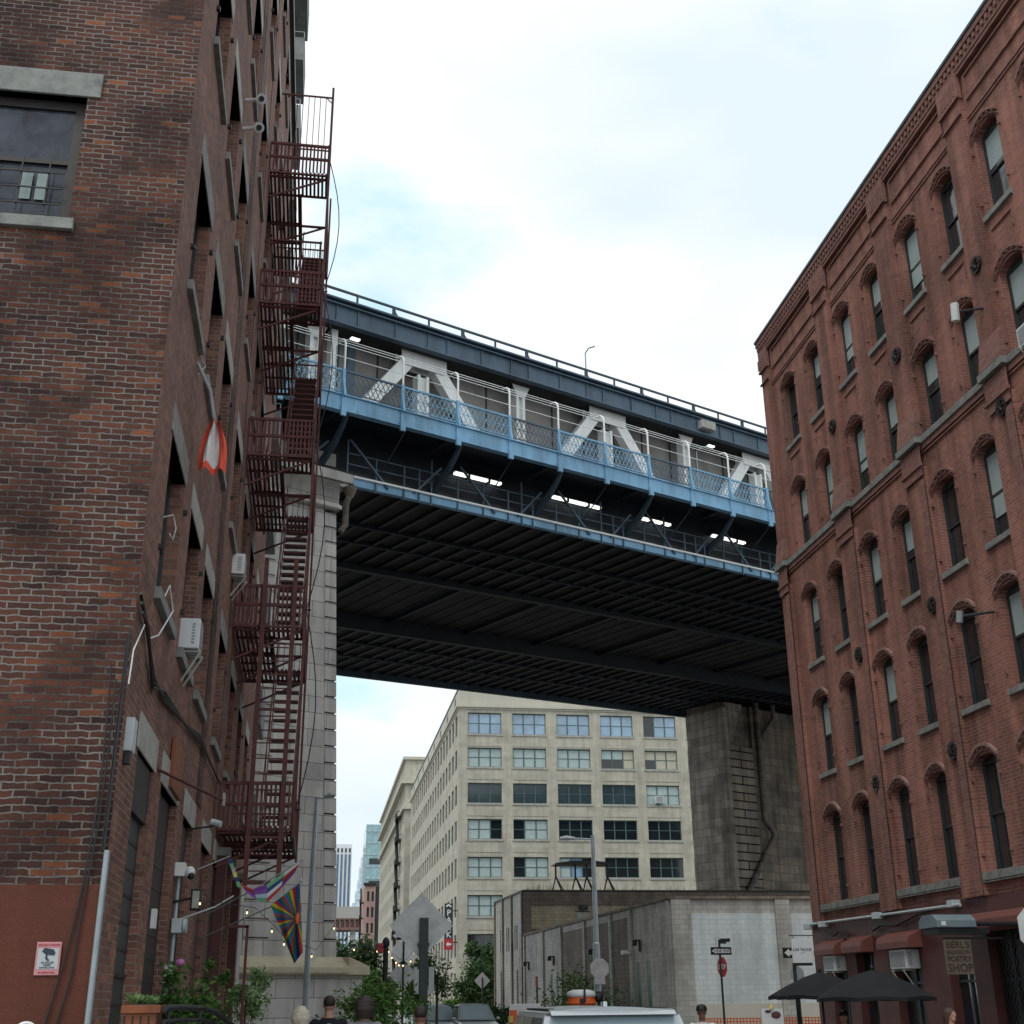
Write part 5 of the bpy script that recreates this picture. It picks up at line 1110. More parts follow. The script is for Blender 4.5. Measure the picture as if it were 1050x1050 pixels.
for dx, rz_ in ((.12,.5),(.28,-.9)):
    b = MB(); b.box(-.02, .32, -.004, .004, -.05, .05); b.tf = lambda x, y, z, dx=dx, rz_=rz_: (12.0+dx*.4+x*math.cos(rz_)-y*math.sin(rz_), 38.1+x*math.sin(rz_), 3.25+dx*.25+z); b.build('street_name_plate', 'post', t)
b = MB(); b.tube([(11.95,38.1,3.2),(11.95,38.1,3.4),(12.0,38.1,3.42),(12.15,38.1,3.36)], .012, 6); b.build('loop', 'steel', t)
t = thing('traffic_sign', 'black one way sign with white arrow half hidden behind the white hanging shop sign', 'road sign', (9.6,25.4,0))
b = MB(); b.box(9.33, 9.66, 25.35, 25.36, 2.42, 2.62); o = b.build('one_way_plate', 'black', t); b = MB(); b.prism([(9.36,2.52),(9.46,2.60),(9.46,2.56),(9.63,2.56),(9.63,2.48),(9.46,2.48),(9.46,2.44)], 'y', 25.34, 25.349); b.build('arrow', 'white', o)
b = MB(); b.tube([(9.6,25.4,0),(9.6,25.4,2.7)], .03, 8); b.build('post', 'post', t); b = polyplate(9.6, 25.37, 2.12, .15, 8, math.pi/8, 0, .006); b.build('octagon_plate', 'grey', t)
t = thing('traffic_sign', 'grey octagon sign back fixed to the long-armed street light', 'road sign', (10.61,48.7,2.7))
b = polyplate(10.66, 48.62, 2.8, .38, 8, math.pi/8, 0, .006); b.build('octagon_plate', 'alu', t); b = MB(); b.box(10.46, 10.86, 48.62, 48.63, 2.25, 2.45); b.build('lower_plate', 'alu', t); b = MB(); b.box(10.56,10.68,48.628,48.73,2.6,2.65); b.build('clamp','post',t)
t = thing('traffic_sign', 'small distant diamond sign back in front of the dark tree by the block building', 'road sign', (13.9,109,0))
b = polyplate(13.95, 109, 3.35, .68, 4, 0, 0, .01); b.build('sign_plate', 'alu', t); b = MB(); b.box(13.9, 14.0, 108.9, 108.98, 0, 3.6); b.build('post', 'post', t)
t = thing('traffic_sign', 'stop sign seen edge on with red top in front of the tall block building', 'road sign', (11.9,70,0))
b = MB(); b.box(11.86, 11.90, 69.9, 70.5, 2.4, 2.95); b.build('stop_plate', 'red', t); b = MB(); b.tube([(11.9,70,0),(11.9,70,2.9)], .05, 8); b.build('post', 'post', t)
t = thing('traffic_sign', 'pale octagon sign edge cut by the right side of the picture', 'road sign', (6.2,10.4,0))
b = polyplate(6.16, 10.38, 2.19, .24, 8, math.pi/8, 0, .006); b.build('octagon_plate', 'alu', t); b = MB(); b.tube([(6.16,10.42,0),(6.16,10.42,2.4)], .03, 8); b.build('post', 'post', t)
t = thing('lamp_post', 'black post with a domed cap and red box where the string lights end', 'lamp post', (1.36,25,0))
b = MB(); b.lathe([(.05,0),(.05,2.66),(.07,2.68),(.07,2.74),(.05,2.8),(0,2.84)], (1.36,25,0), 12); b.build('post', 'black', t, smooth=False); b = MB(); b.box(1.2, 1.32, 24.95, 25.1, 2.55, 2.72); b.build('box', 'red', t)
t = thing('pedestrian_banner', 'pair of pale vertical panels behind the thick black post', 'banner', (2.6,30,0))
for x in (2.28, 2.62):
    b = MB(); b.box(x, x+.12, 30, 30.02, 1.85, 2.42); b.build('panel', 'lgrey', t)
b = MB(); b.tube([(2.5,30.1,0),(2.5,30.1,2.4)], .03, 6); b.box(2.28,2.74,30.02,30.1,2.3,2.33); b.build('post', 'post', t)

# string lights
t = thing('string_lights', 'string of warm bulbs sagging from the warehouse to the black post', 'string lights', (-1.7,19,3))
pts = [(-1.5,17.5,2.95),(-.85,19,2.95),(-.55,20,2.72),(-.42,21,2.6),(.05,22.2,2.5),(.36,22.8,2.95),(.7,23.6,2.62),(1.36,25,2.66)]
b = MB(); b.tube(pts, .005, 4); b.tube([(1.36,25,2.66),(1.52,25.5,2.55),(1.7,26,2.46),(1.86,26.6,2.47),(2.0,27.2,2.6),(2.3,28,3.0)], .005, 4); b.build('cable', 'black', t)
for q, p in enumerate([(-1.5,17.5,2.93),(-.95,18.8,2.9),(-.62,19.8,2.7),(-.45,20.6,2.55),(-.02,22,2.42),(.34,22.8,2.9),(.72,23.6,2.58),(1.2,25,2.6),(1.42,25.1,2.6),(1.5,25.4,2.5),(1.6,25.7,2.42),(1.68,26,2.38),(1.78,26.3,2.38),(1.98,27,2.48),(2.2,27.7,2.72)]):
    b = MB(); b.ell((p[0],p[1],p[2]-.03), (.013,.013,.018), 8, 6); o = b.build('bulb', 'bulb', t, smooth=True); b = MB(); b.tube([(p[0],p[1],p[2]-.015),(p[0],p[1],p[2]+.02)], .009, 6); b.build('socket', 'black', o)

# ================================================================== FLAGS
def flagmat(name, cols, ctr=None, n=26):
    m, nn, l, p = newmat(name); v = coords(nn, l); s = nn.new('ShaderNodeSeparateXYZ')
    if ctr:
        sb = nn.new('ShaderNodeVectorMath'); sb.operation = 'SUBTRACT'; l.new(v, sb.inputs[0]); sb.inputs[1].default_value = ctr; l.new(sb.outputs[0], s.inputs[0])
        at = nn.new('ShaderNodeMath'); at.operation = 'ARCTAN2'; l.new(s.outputs[2], at.inputs[0]); l.new(s.outputs[0], at.inputs[1])
        ml = nn.new('ShaderNodeMath'); ml.operation = 'MULTIPLY'; ml.inputs[1].default_value = n/6.2832/len(cols)*1.0; l.new(at.outputs[0], ml.inputs[0]); src = ml.outputs[0]
    else:
        l.new(v, s.inputs[0]); ml = nn.new('ShaderNodeMath'); ml.operation = 'MULTIPLY'; ml.inputs[1].default_value = n; l.new(s.outputs[2], ml.inputs[0]); src = ml.outputs[0]
    fr = nn.new('ShaderNodeMath'); fr.operation = 'FRACT'; l.new(src, fr.inputs[0])
    r = nn.new('ShaderNodeValToRGB'); r.color_ramp.interpolation = 'CONSTANT'; e = r.color_ramp.elements
    while len(e) > 1: e.remove(e[-1])
    e[0].position = 0; e[0].color = (*cols[0],1)
    for k, c in enumerate(cols[1:], 1): x = e.new(k/len(cols)); x.color = (*c,1)
    l.new(fr.outputs[0], r.inputs[0]); l.new(r.outputs[0], p.inputs['Base Color']); p.inputs['Roughness'].default_value = .8; return m
fl1 = thing('sunburst_flag', 'large flag with rainbow coloured rays hanging point down from its pole', 'flag', (-1.2,21,2.6))
b = MB(); b.tube([(-1.9,23.2,2.75),(-.70,21.2,3.12),(-.24,21,3.50)], .011, 6); b.build('pole', 'lgrey', fl1); b = MB(); b.ell((-.235,21,3.51), (.02,.02,.02), 8, 6); b.build('finial', 'white', fl1)
RAY = [(.012,.05,.22),(.35,.02,.02),(.5,.36,.02),(.02,.16,.05),(.01,.12,.30),(.30,.03,.04),(.02,.10,.04)]
fmA = flagmat('ray_flag', RAY, (.93,0,.32), 56)
b = MB(); A = Vector((-.70,20.9,3.12)); B_ = Vector((-.26,21,3.46)); Cc = Vector((-.28,20.95,2.25)); D_ = Vector((-.16,21.05,2.42)); n = 14
def fp(i, j):
    u_, v_ = i/n, j/n; top = A.lerp(B_, u_); bot = Cc.lerp(D_, u_); p = top.lerp(bot, v_); w_ = v_*(1-v_*.3)
    return (p.x+.0*u_, p.y+.06*math.sin(u_*11+v_*3)*(.3+w_), p.z)
for i in range(n):
    for j in range(n): b.face([fp(i,j),fp(i+1,j),fp(i+1,j+1),fp(i,j+1)])
b.build('cloth', fmA, fl1, smooth=True)
b = MB(); b.ell((-.27,20.90,2.92), (.03,.012,.085), 12, 8); b.build('ray_centre', 'orange', fl1)
fl2 = thing('striped_flag', 'folded rainbow striped flag hanging from the higher pole by the fire escape', 'flag', (-1.2,22,3.4))
b = MB(); b.tube([(-1.9,23.6,3.15),(-1.1,22.4,3.45),(-.24,21.9,3.92)], .011, 6); b.build('pole', 'lgrey', fl2); b = MB(); b.ell((-.235,21.9,3.93), (.018,.018,.018), 8, 6); b.build('finial', 'white', fl2)
PRC = [(.42,.03,.02),(.13,.02,.03),(.18,.04,.30),(.22,.08,.36),(.40,.52,.62),(.14,.38,.22),(.02,.05,.16),(.55,.6,.65)]
P1 = [(-1.22,21.6,3.50),(-1.02,21.6,3.42),(-.80,21.6,3.50),(-.52,21.7,3.70),(-.28,21.85,3.90)]
P2 = [(-1.12,21.55,3.36),(-.94,21.55,3.24),(-.78,21.55,3.20),(-.58,21.65,3.42),(-.36,21.8,3.70)]
fm2 = [mat('flag_stripe%d' % k, c, .8, var=.1) for k, c in enumerate(PRC)]
b = MB()
for k in range(4):
    for q in range(8):
        def ip(k_, f): a0 = Vector(P1[k_]).lerp(Vector(P2[k_]), f); return a0
        pa, pb = ip(k, q/8), ip(k+1, q/8); pc, pd = ip(k+1, (q+1)/8), ip(k, (q+1)/8)
        b.face([pa, pb, pc, pd], (k*2+q//2+(0 if k < 2 else 1)) % 8)
b.build('cloth', fm2, fl2, smooth=False)
fl3 = thing('striped_flag', 'narrow blue green and yellow flag hanging limp close to the brick wall', 'flag', (-1.7,20.5,3.6))
b = MB(); b.tube([(-1.9,21.3,3.7),(-1.40,21.2,3.9)], .010, 6); b.build('pole', 'lgrey', fl3)
b = MB()
for k in range(6): z = 3.85-k*.07; x = -1.40+.03*k; b.face([(x-.03,21.2,z),(x+.03,21.22,z+.01),(x+.06,21.22,z-.09),(x,21.2,z-.08)], k % 4)
b.build('cloth', [fm2[6], fm2[5], 'grey', 'yellow'], fl3)
t = thing('rust_post', 'thin rust red frame post and bar beside the pale young tree', 'post', (-.95,19.8,0))
b = MB(); b.box(-1.0, -.96, 19.78, 19.82, 0, 2.75); b.box(-1.3, -.96, 19.78, 19.82, 2.72, 2.76); b.build('frame', 'fe', t)
b = MB(); b.tube([(-1.85,18.7,2.78),(-1.4,18.8,2.95),(-1.15,18.8,3.1)], .012, 6); small('flag_pole', 'bare thin flag pole slanting out from the wall below the flags', 'pole', b, 'lgrey', loc=(-1.9,18.7,2.8))
# shopfront columns at the far end of the warehouse
for k, y in enumerate((24.9, 26.7, 29.9)):
    t = thing('iron_column', ['reddish brown iron column beneath the fire escape, nearest the street door','reddish brown iron column beneath the fire escape, middle one','reddish brown iron column at the far end beneath the fire escape'][k], 'column', (-1.75,y,0), 'iron columns under the fire escape')
    b = MB(); b.box(-1.89, -1.7, y, y+.28, 0, 4.3); b.build('shaft', 'rpaint' if k != 1 else 'lbrick2', t, bevel=.01); b = MB(); b.box(-1.89, -1.64, y-.05, y+.33, 4.3, 4.45); b.build('capital', 'stone', t)
# handrail
t = thing('handrail', 'black metal stair handrail curving down beside the street door', 'handrail', (-1,11.5,0))
b = MB()
for dz in (0, -.10, -.2): b.tube([(-1.15,11.0,1.635+dz),(-1.12,11.6,1.64+dz),(-1.0,12.6,1.63+dz),(-.9,12.9,1.60+dz),(-.55,13.4,1.34+dz),(-.2,13.9,1.05+dz)], .017 if dz else .024, 8)
for p in ((-1.14,11.2),(-1.0,12.6),(-.5,13.5)): b.tube([(p[0],p[1],0),(p[0],p[1],1.62 if p[1] < 13 else 1.3)], .018, 6)
b.build('rail', 'black', t)
# umbrellas
def umbrella(label, x, y, z, r, seed, h=.42):
    t = thing('patio_umbrella', label, 'umbrella', (x,y,0), 'patio umbrellas outside the shop')
    b = MB(); b.tube([(x,y,0),(x,y,z+.02)], .022, 8); b.build('pole', 'black', t)
    n = 8; b = MB(); rings = [(0,0),(.3,.09),(.65,.24),(1,h)]; P = []
    for rr_, dz in rings:
        P.append([(x+r*rr_*math.cos(2*math.pi*k/(n*2)+seed)*(1 if k % 2 == 0 else .93), y+r*rr_*math.sin(2*math.pi*k/(n*2)+seed)*(1 if k % 2 == 0 else .93), z-dz-(0 if k % 2 else .0)+(.025*rr_ if k % 2 else 0)) for k in range(n*2)])
    for a in range(3):
        for k in range(n*2): b.face([P[a][k], P[a][(k+1)%(n*2)], P[a+1][(k+1)%(n*2)], P[a+1][k]])
    for k in range(n*2): p, q = P[3][k], P[3][(k+1)%(n*2)]; b.face([p, q, (q[0],q[1],q[2]-.06), (p[0],p[1],p[2]-.06)])
    b.build('canopy', 'canopy', t); b = MB(); b.ell((x,y,z+.03), (.035,.035,.05), 8, 6); b.build('finial', 'black', t)
    for k in range(n):
        b = MB(); b.beam((x,y,z-.04), (x+r*.97*math.cos(2*math.pi*k/n+seed), y+r*.97*math.sin(2*math.pi*k/n+seed), z-h-.01), .012, .012); b.build('rib', 'black', t)
    b = MB(); b.lathe([(.25,0),(.25,.06),(.05,.1),(.03,.3)], (x,y,.13*0), 16); b.build('base', 'black', t)
umbrella('black patio umbrella farther left, overlapping behind the other one', 9.25, 23.3, 2.12, .98, .3, .42)
umbrella('black patio umbrella nearer the red brick shopfront, in front of its neighbour', 9.26, 21.0, 2.1, 1.0, .1, .44)

# ================================================================== STREET OBJECTS AND CARS
def car(name, label, L_, W_, H_, paint, suv=False, group=None, cat='car'):
    t = bpy.data.objects.new(name, None); COL.objects.link(t); WL[t.name] = Vector((0,0,0)); tag(t, label, cat, group)
    # x across, y forward (+ = front), z up
    belt = H_*.60; hw = W_/2; gz = .28
    if suv: st = [(-L_/2, .55, belt*.98), (-L_/2+.15, gz, belt), (-L_*.25, gz, belt*1.0), (L_*.18, gz, belt*.98), (L_*.3, gz, belt*.90), (L_/2-.25, gz, belt*.82), (L_/2, .45, belt*.62)]
    else: st = [(-L_/2, .5, belt*.85), (-L_/2+.2, gz, belt*.98), (-L_*.28, gz, belt), (L_*.12, gz, belt*.98), (L_*.24, gz, belt*.92), (L_/2-.3, gz, belt*.76), (L_/2, .42, belt*.6)]
    b = MB(); rings = []
    for y, z0, z1 in st:
        k = .93 if abs(y) > L_/2-.05 else 1; w1 = hw*k
        rings.append([(-w1*.9,y,z0),(-w1,y,z0+.16),(-w1,y,z1-.2),(-w1*.96,y,z1-.03),(-w1*.88,y,z1),(w1*.88,y,z1),(w1*.96,y,z1-.03),(w1,y,z1-.2),(w1,y,z0+.16),(w1*.9,y,z0)])
    for a, c in zip(rings[:-1], rings[1:]):
        for k in range(10): b.face([a[k], a[(k+1)%10], c[(k+1)%10], c[k]])
    b.face(rings[0]); b.face(rings[-1][::-1]); b.build('body', paint, t, smooth=False, bevel=.02)
    # greenhouse
    if suv: yb0, yt0, yt1, yb1 = -L_/2+.06, -L_/2+.42, L_*.06, L_*.22
    else: yb0, yt0, yt1, yb1 = -L_*.40, -L_*.24, L_*.02, L_*.20
    wb, wt = hw*.93, hw*.74
    Bc = [(-wb,yb0,belt-.02),(wb,yb0,belt-.02),(wb,yb1,belt-.02),(-wb,yb1,belt-.02)]; Tc = [(-wt,yt0,H_-.06),(wt,yt0,H_-.06),(wt,yt1,H_-.05),(-wt,yt1,H_-.05)]
    def pan(nm, i, j, f0=.06, f1=.94, splits=1):
        A0, A1, T0, T1 = Vector(Bc[i]), Vector(Bc[j]), Vector(Tc[i]), Vector(Tc[j])
        for s_ in range(splits):
            g0 = f0+(f1-f0)*s_/splits+(.015 if s_ else 0); g1 = f0+(f1-f0)*(s_+1)/splits
            q = [A0.lerp(A1,g0), A0.lerp(A1,g1), T0.lerp(T1,g1), T0.lerp(T1,g0)]; q = [q[0].lerp(q[3],.06), q[1].lerp(q[2],.06), q[2].lerp(q[1],.07), q[3].lerp(q[0],.07)]
            c_ = sum(q, Vector())/4; nrm = (q[1]-q[0]).cross(q[3]-q[0]).normalized(); nrm = nrm if nrm.dot(c_-Vector((0,0,belt))) > 0 else -nrm
            b = MB(); b.face([p+nrm*.006 for p in q]); b.face([p+nrm*.001 for p in q][::-1]); b.build(nm, 'gcar' if nm == 'rear_window' or nm == 'windscreen' else 'glass', t)
    b = MB(); 
    for i, j in ((0,1),(1,2),(2,3),(3,0)): b.face([Bc[i],Bc[j],Tc[j],Tc[i]])
    b.build('cabin', paint, t)
    b = MB(); n = 6; rf = []
    for k in range(n+1):
        x = -wt+2*wt*k/n; z = H_-.055+.055*math.sin(math.pi*k/n)**.7; rf.append((x, z))
    for k in range(n): b.face([(rf[k][0],yt0-.03,rf[k][1]),(rf[k+1][0],yt0-.03,rf[k+1][1]),(rf[k+1][0],yt1+.0,rf[k+1][1]+.01),(rf[k][0],yt1,rf[k][1]+.01)])
    b.face([(p[0],yt0-.03,p[1]) for p in rf]); b.face([(p[0],yt1,p[1]+.01) for p in rf][::-1]); b.build('roof', paint, t, smooth=False)
    if suv:
        b = MB(); b.prism([(yt0-.12,H_-.075),(yt0-.03,H_-.035),(yt0+.1,H_-.02),(yt0+.1,H_-.06)], 'x', -wt*.93, wt*.93); b.build('spoiler', paint, t)
        b = MB(); b.prism([(yt0+.35,H_-.02),(yt0+.55,H_-.02),(yt0+.38,H_+.05)], 'x', -.02, .02); b.build('antenna_fin', paint, t)
        for x in (-wt*.86, wt*.86): b = MB(); b.box(x-.012, x+.012, yt0+.12, yt1-.1, H_-.035, H_-.012); b.build('roof_trim', 'black', t)
    pan('rear_window', 0, 1); pan('windscreen', 2, 3); pan('side_window', 1, 2, splits=3 if suv else 2); pan('side_window', 3, 0, splits=3 if suv else 2)
    for x in (-wt-.0, wt):
        if False: b = MB(); b.tube([(x*.96,yt0+.1,H_-.03),(x*.96,yt0+.25,H_+.0),(x*.96,yt1-.2,H_+.0),(x*.96,yt1-.05,H_-.03)], .018, 6); b.build('roof_rail', 'lgrey', t)
    r_ = .34 if suv else .31
    for sx_ in (-1, 1):
        for y in (-L_*.30, L_*.31):
            b = MB(); b.tube([(sx_*(hw-.20),y,r_),(sx_*(hw+.01),y,r_)], r_, 24); wh = b.build('wheel', 'tyre', t); b = MB(); b.tube([(sx_*(hw+.005),y,r_),(sx_*(hw+.02),y,r_)], r_*.64, 16); b.build('rim', 'rim', wh)
        b = MB(); b.box(min(sx_*hw*.62,sx_*hw*.93), max(sx_*hw*.62,sx_*hw*.93), L_/2-.1, L_/2+.012, belt*.62-.16, belt*.62-.02); b.build('headlight', 'lgrey', t, bevel=.01)
        b = MB(); b.box(min(sx_*hw*.7,sx_*hw*.93), max(sx_*hw*.7,sx_*hw*.93), -L_/2-.015, -L_/2+.08, belt*.72, belt*.9); b.build('tail_light', 'tail', t, bevel=.01)
        b = MB(); b.ell((sx_*(hw+.08),L_*.15,belt+.04), (.10,.06,.07), 10, 6); b.build('mirror', paint, t, smooth=True)
    b = MB(); b.box(-hw*.93, hw*.93, -L_/2-.05, -L_/2+.12, .38, .58); b.build('rear_bumper', 'grey', t, bevel=.02); b = MB(); b.box(-hw*.9, hw*.9, L_/2-.12, L_/2+.05, .3, .5); b.build('front_bumper', 'grey', t, bevel=.02)
    b = MB(); b.box(-.4, .4, L_/2-.02, L_/2+.02, .52, belt*.62-.05); b.build('grille', 'black', t)
    for y in (-L_/2-.055, L_/2+.052): b = MB(); b.box(-.15, .15, min(y,y+.01), max(y,y+.01), .42, .57); b.build('number_plate', 'white', t)
    return t
M['gcar'] = glass('sky_painted_windscreen', (.30,.38,.41), .12, 1.3, .01)  # bright sky reflection painted into the base colour of the car glass
s_ = car('parked_suv', 'silver grey SUV roof and rear window filling the bottom centre of the street', 4.7, 1.84, 1.60, 'silver', True); s_.location = (3.07, 15.1, 0); s_.rotation_euler = (0,0,R(-2))
SD = mat('grey_car_paint', (.38,.41,.41), .3, metal=.4, var=.05, bmp=0); DK = mat('dark_blue_car_paint', (.03,.05,.08), .25, metal=.3, var=.05, bmp=0); WB = mat('pale_blue_car_paint', (.45,.52,.58), .25, metal=.3, var=.05, bmp=0)
s_ = car('parked_sedan', 'grey sedan facing the camera at the far end of the street', 4.6, 1.8, 1.62, SD); s_.location = (7.15, 59, 0); s_.rotation_euler = (0,0,R(183))
s_ = car('parked_sedan', 'pale blue car second from the grey sedan in the distant row', 4.5, 1.75, 1.60, WB); s_.location = (5.55, 60.5, 0); s_.rotation_euler = (0,0,R(180))
s_ = car('parked_sedan', 'dark car with bright windscreen squeezed beside the grey sedan', 4.5, 1.7, 1.60, DK); s_.location = (6.3, 66, 0); s_.rotation_euler = (0,0,R(182))
s_ = car('parked_sedan', 'white car farthest back in the distant row', 4.5, 1.75, 1.72, 'white'); s_.location = (5.9, 75, 0); s_.rotation_euler = (0,0,R(181))
t = thing('barricade', 'white traffic barricade with orange squares beside the SUV', 'barrier', (4.8,28,0))
b = MB(); b.box(4.16, 4.84, 28.0, 28.06, .9, 1.62); b.build('board', 'white', t, bevel=.01)
for x0, x1 in ((4.17,4.32),(4.44,4.76)):
    b = MB(); b.box(x0, x1, 27.985, 27.998, 1.22, 1.5); b.build('reflector_square', 'orange', t)
for x in (4.26, 4.74):
    b = MB(); b.beam((x,28.03,1.0),(x,27.7,0), .05, .05); b.beam((x,28.03,1.0),(x,28.35,0), .05, .05); b.build('leg', 'lgrey', t)
b = MB(); b.tube([(4.17,27.9,1.25),(4.17,27.9,1.38)], .06, 10); b.build('warning_lamp', 'yellow', t, bevel=.005)
t = thing('road_barrier', 'orange road barrier drum with a bulging white top just past the SUV roof', 'barrier', (4.8,23.5,0))
b = MB(); b.lathe([(.34,0),(.34,.15),(.24,.16),(.24,1.40),(.22,1.58),(.27,1.62),(.24,1.73)], (4.80,23.5,0), 24); b.build('drum', 'orange', t, smooth=False)
b = MB(); b.lathe([(.25,1.73),(.27,1.76),(.24,1.82),(.15,1.85),(0,1.855)], (4.80,23.5,0), 24); b.build('top', 'white', t, smooth=True)
b = MB(); b.box(4.79,4.815,23.18,23.24,1.64,1.86); b.box(4.72,4.8,23.2,23.24,1.62,1.7); b.build('strap', 'black', t)
b = MB(); b.ell((5.12,23.5,1.72), (.085,.085,.09), 12, 8); b.tube([(5.12,23.5,0),(5.12,23.5,1.66)], .03, 8); b.box(5.03,5.21,23.45,23.55,1.76,1.82); small('warning_light', 'black capped warning light on a post right of the white topped drum', 'light', b, 'black', loc=(5.12,23.5,0))
t = thing('mesh_fence', 'low orange safety mesh fence before the white painted wall', 'fence', (15,41,0))
b = MB()
for k in range(12): b.box(12.3, 22, 41, 41.02, .1+k*.09, .13+k*.09)
for k in range(90): b.box(12.3+k*.108, 12.33+k*.108, 41.02, 41.035, .1, 1.12)
b.build('mesh', 'orange', t)
for k in range(5): b = MB(); b.tube([(12.3+k*2.4,41.06,0),(12.3+k*2.4,41.06,1.2)], .03, 6); b.build('post', 'orange', t)
t = thing('menu_board', 'white menu board with dark round pictures and a yellow topper beside the umbrella', 'sign', (8.1,22.7,0))
b = MB(); b.box(7.86, 8.26, 22.68, 22.72, .5, 1.50); b.build('board', 'white', t, bevel=.005); b = MB(); b.ell((8.12,22.67,1.40), (.09,.01,.06), 12, 6); b.ell((7.98,22.67,1.46), (.06,.01,.025), 10, 6); b.build('picture', mat('menu_dark_red', (.12,.04,.05), .6), t)
b = MB(); b.tube([(8.05,22.7,1.5),(8.05,22.7,1.58)], [.05,.02], 8); b.build('topper', 'yellow', t); b = MB(); b.beam((7.9,22.7,.5),(7.9,22.6,0), .03, .03); b.beam((8.22,22.7,.5),(8.22,22.6,0), .03, .03); b.build('leg', 'black', t)
b = MB(); b.box(-1.56, -1.30, 8.75, 9.0, 1.48, 1.545); b.box(-1.54,-1.32,8.78,8.98,.0,1.48); small('yellow_bin', 'yellow lidded box at the foot of the red painted wall', 'bin', b, 'yellow', loc=(-1.43,8.85,0), bevel=.012)
b = MB(); b.tube([(-1.57+.055*math.cos(a*math.pi/8), 7.85, 1.52+.05*math.sin(a*math.pi/8)) for a in range(17)], .012, 6); b.tube([(-1.57,7.86,0),(-1.57,7.86,1.47)], .015, 6); small('bike_rack', 'pale ring topped post at the lower left edge', 'post', b, 'white', loc=(-1.57,7.85,0))

def split(o):
    me = o.data; n = len(me.vertices); par = list(range(n))
    def fd(a):
        while par[a] != a: par[a] = par[par[a]]; a = par[a]
        return a
    for p in me.polygons:
        v0 = fd(p.vertices[0])
        for v in p.vertices[1:]: par[fd(v)] = v0
    isl = {}
    for p in me.polygons: isl.setdefault(fd(p.vertices[0]), []).append(p)
    if len(isl) < 2: return
    nm = o.name.split('.')[0]
    for ps in isl.values():
        ids = sorted({v for p in ps for v in p.vertices}); mp_ = {v: i for i, v in enumerate(ids)}
        m2 = bpy.data.meshes.new(nm); m2.from_pydata([me.vertices[v].co[:] for v in ids], [], [[mp_[v] for v in p.vertices] for p in ps])
        for mm in me.materials: m2.materials.append(mm)
        m2.polygons.foreach_set('material_index', [p.material_index for p in ps]); m2.update()
        o2 = bpy.data.objects.new(nm, m2); COL.objects.link(o2); o2.parent = o.parent; WL[o2.name] = wl(o.parent)
    bpy.data.objects.remove(o)
for o in [o for o in bpy.data.objects if o.type == 'MESH' and o.parent and o.name.split('.')[0] in ('pier', 'pilaster', 'window_ledge', 'stringer', 'white_painted_panel', 'patched_panel', 'clamp', 'column', 'parapet_panel', 'bearing_block', 'roof_box', 'step', 'bracket', 'leg', 'open_floor', 'diamond_panel')]: split(o)

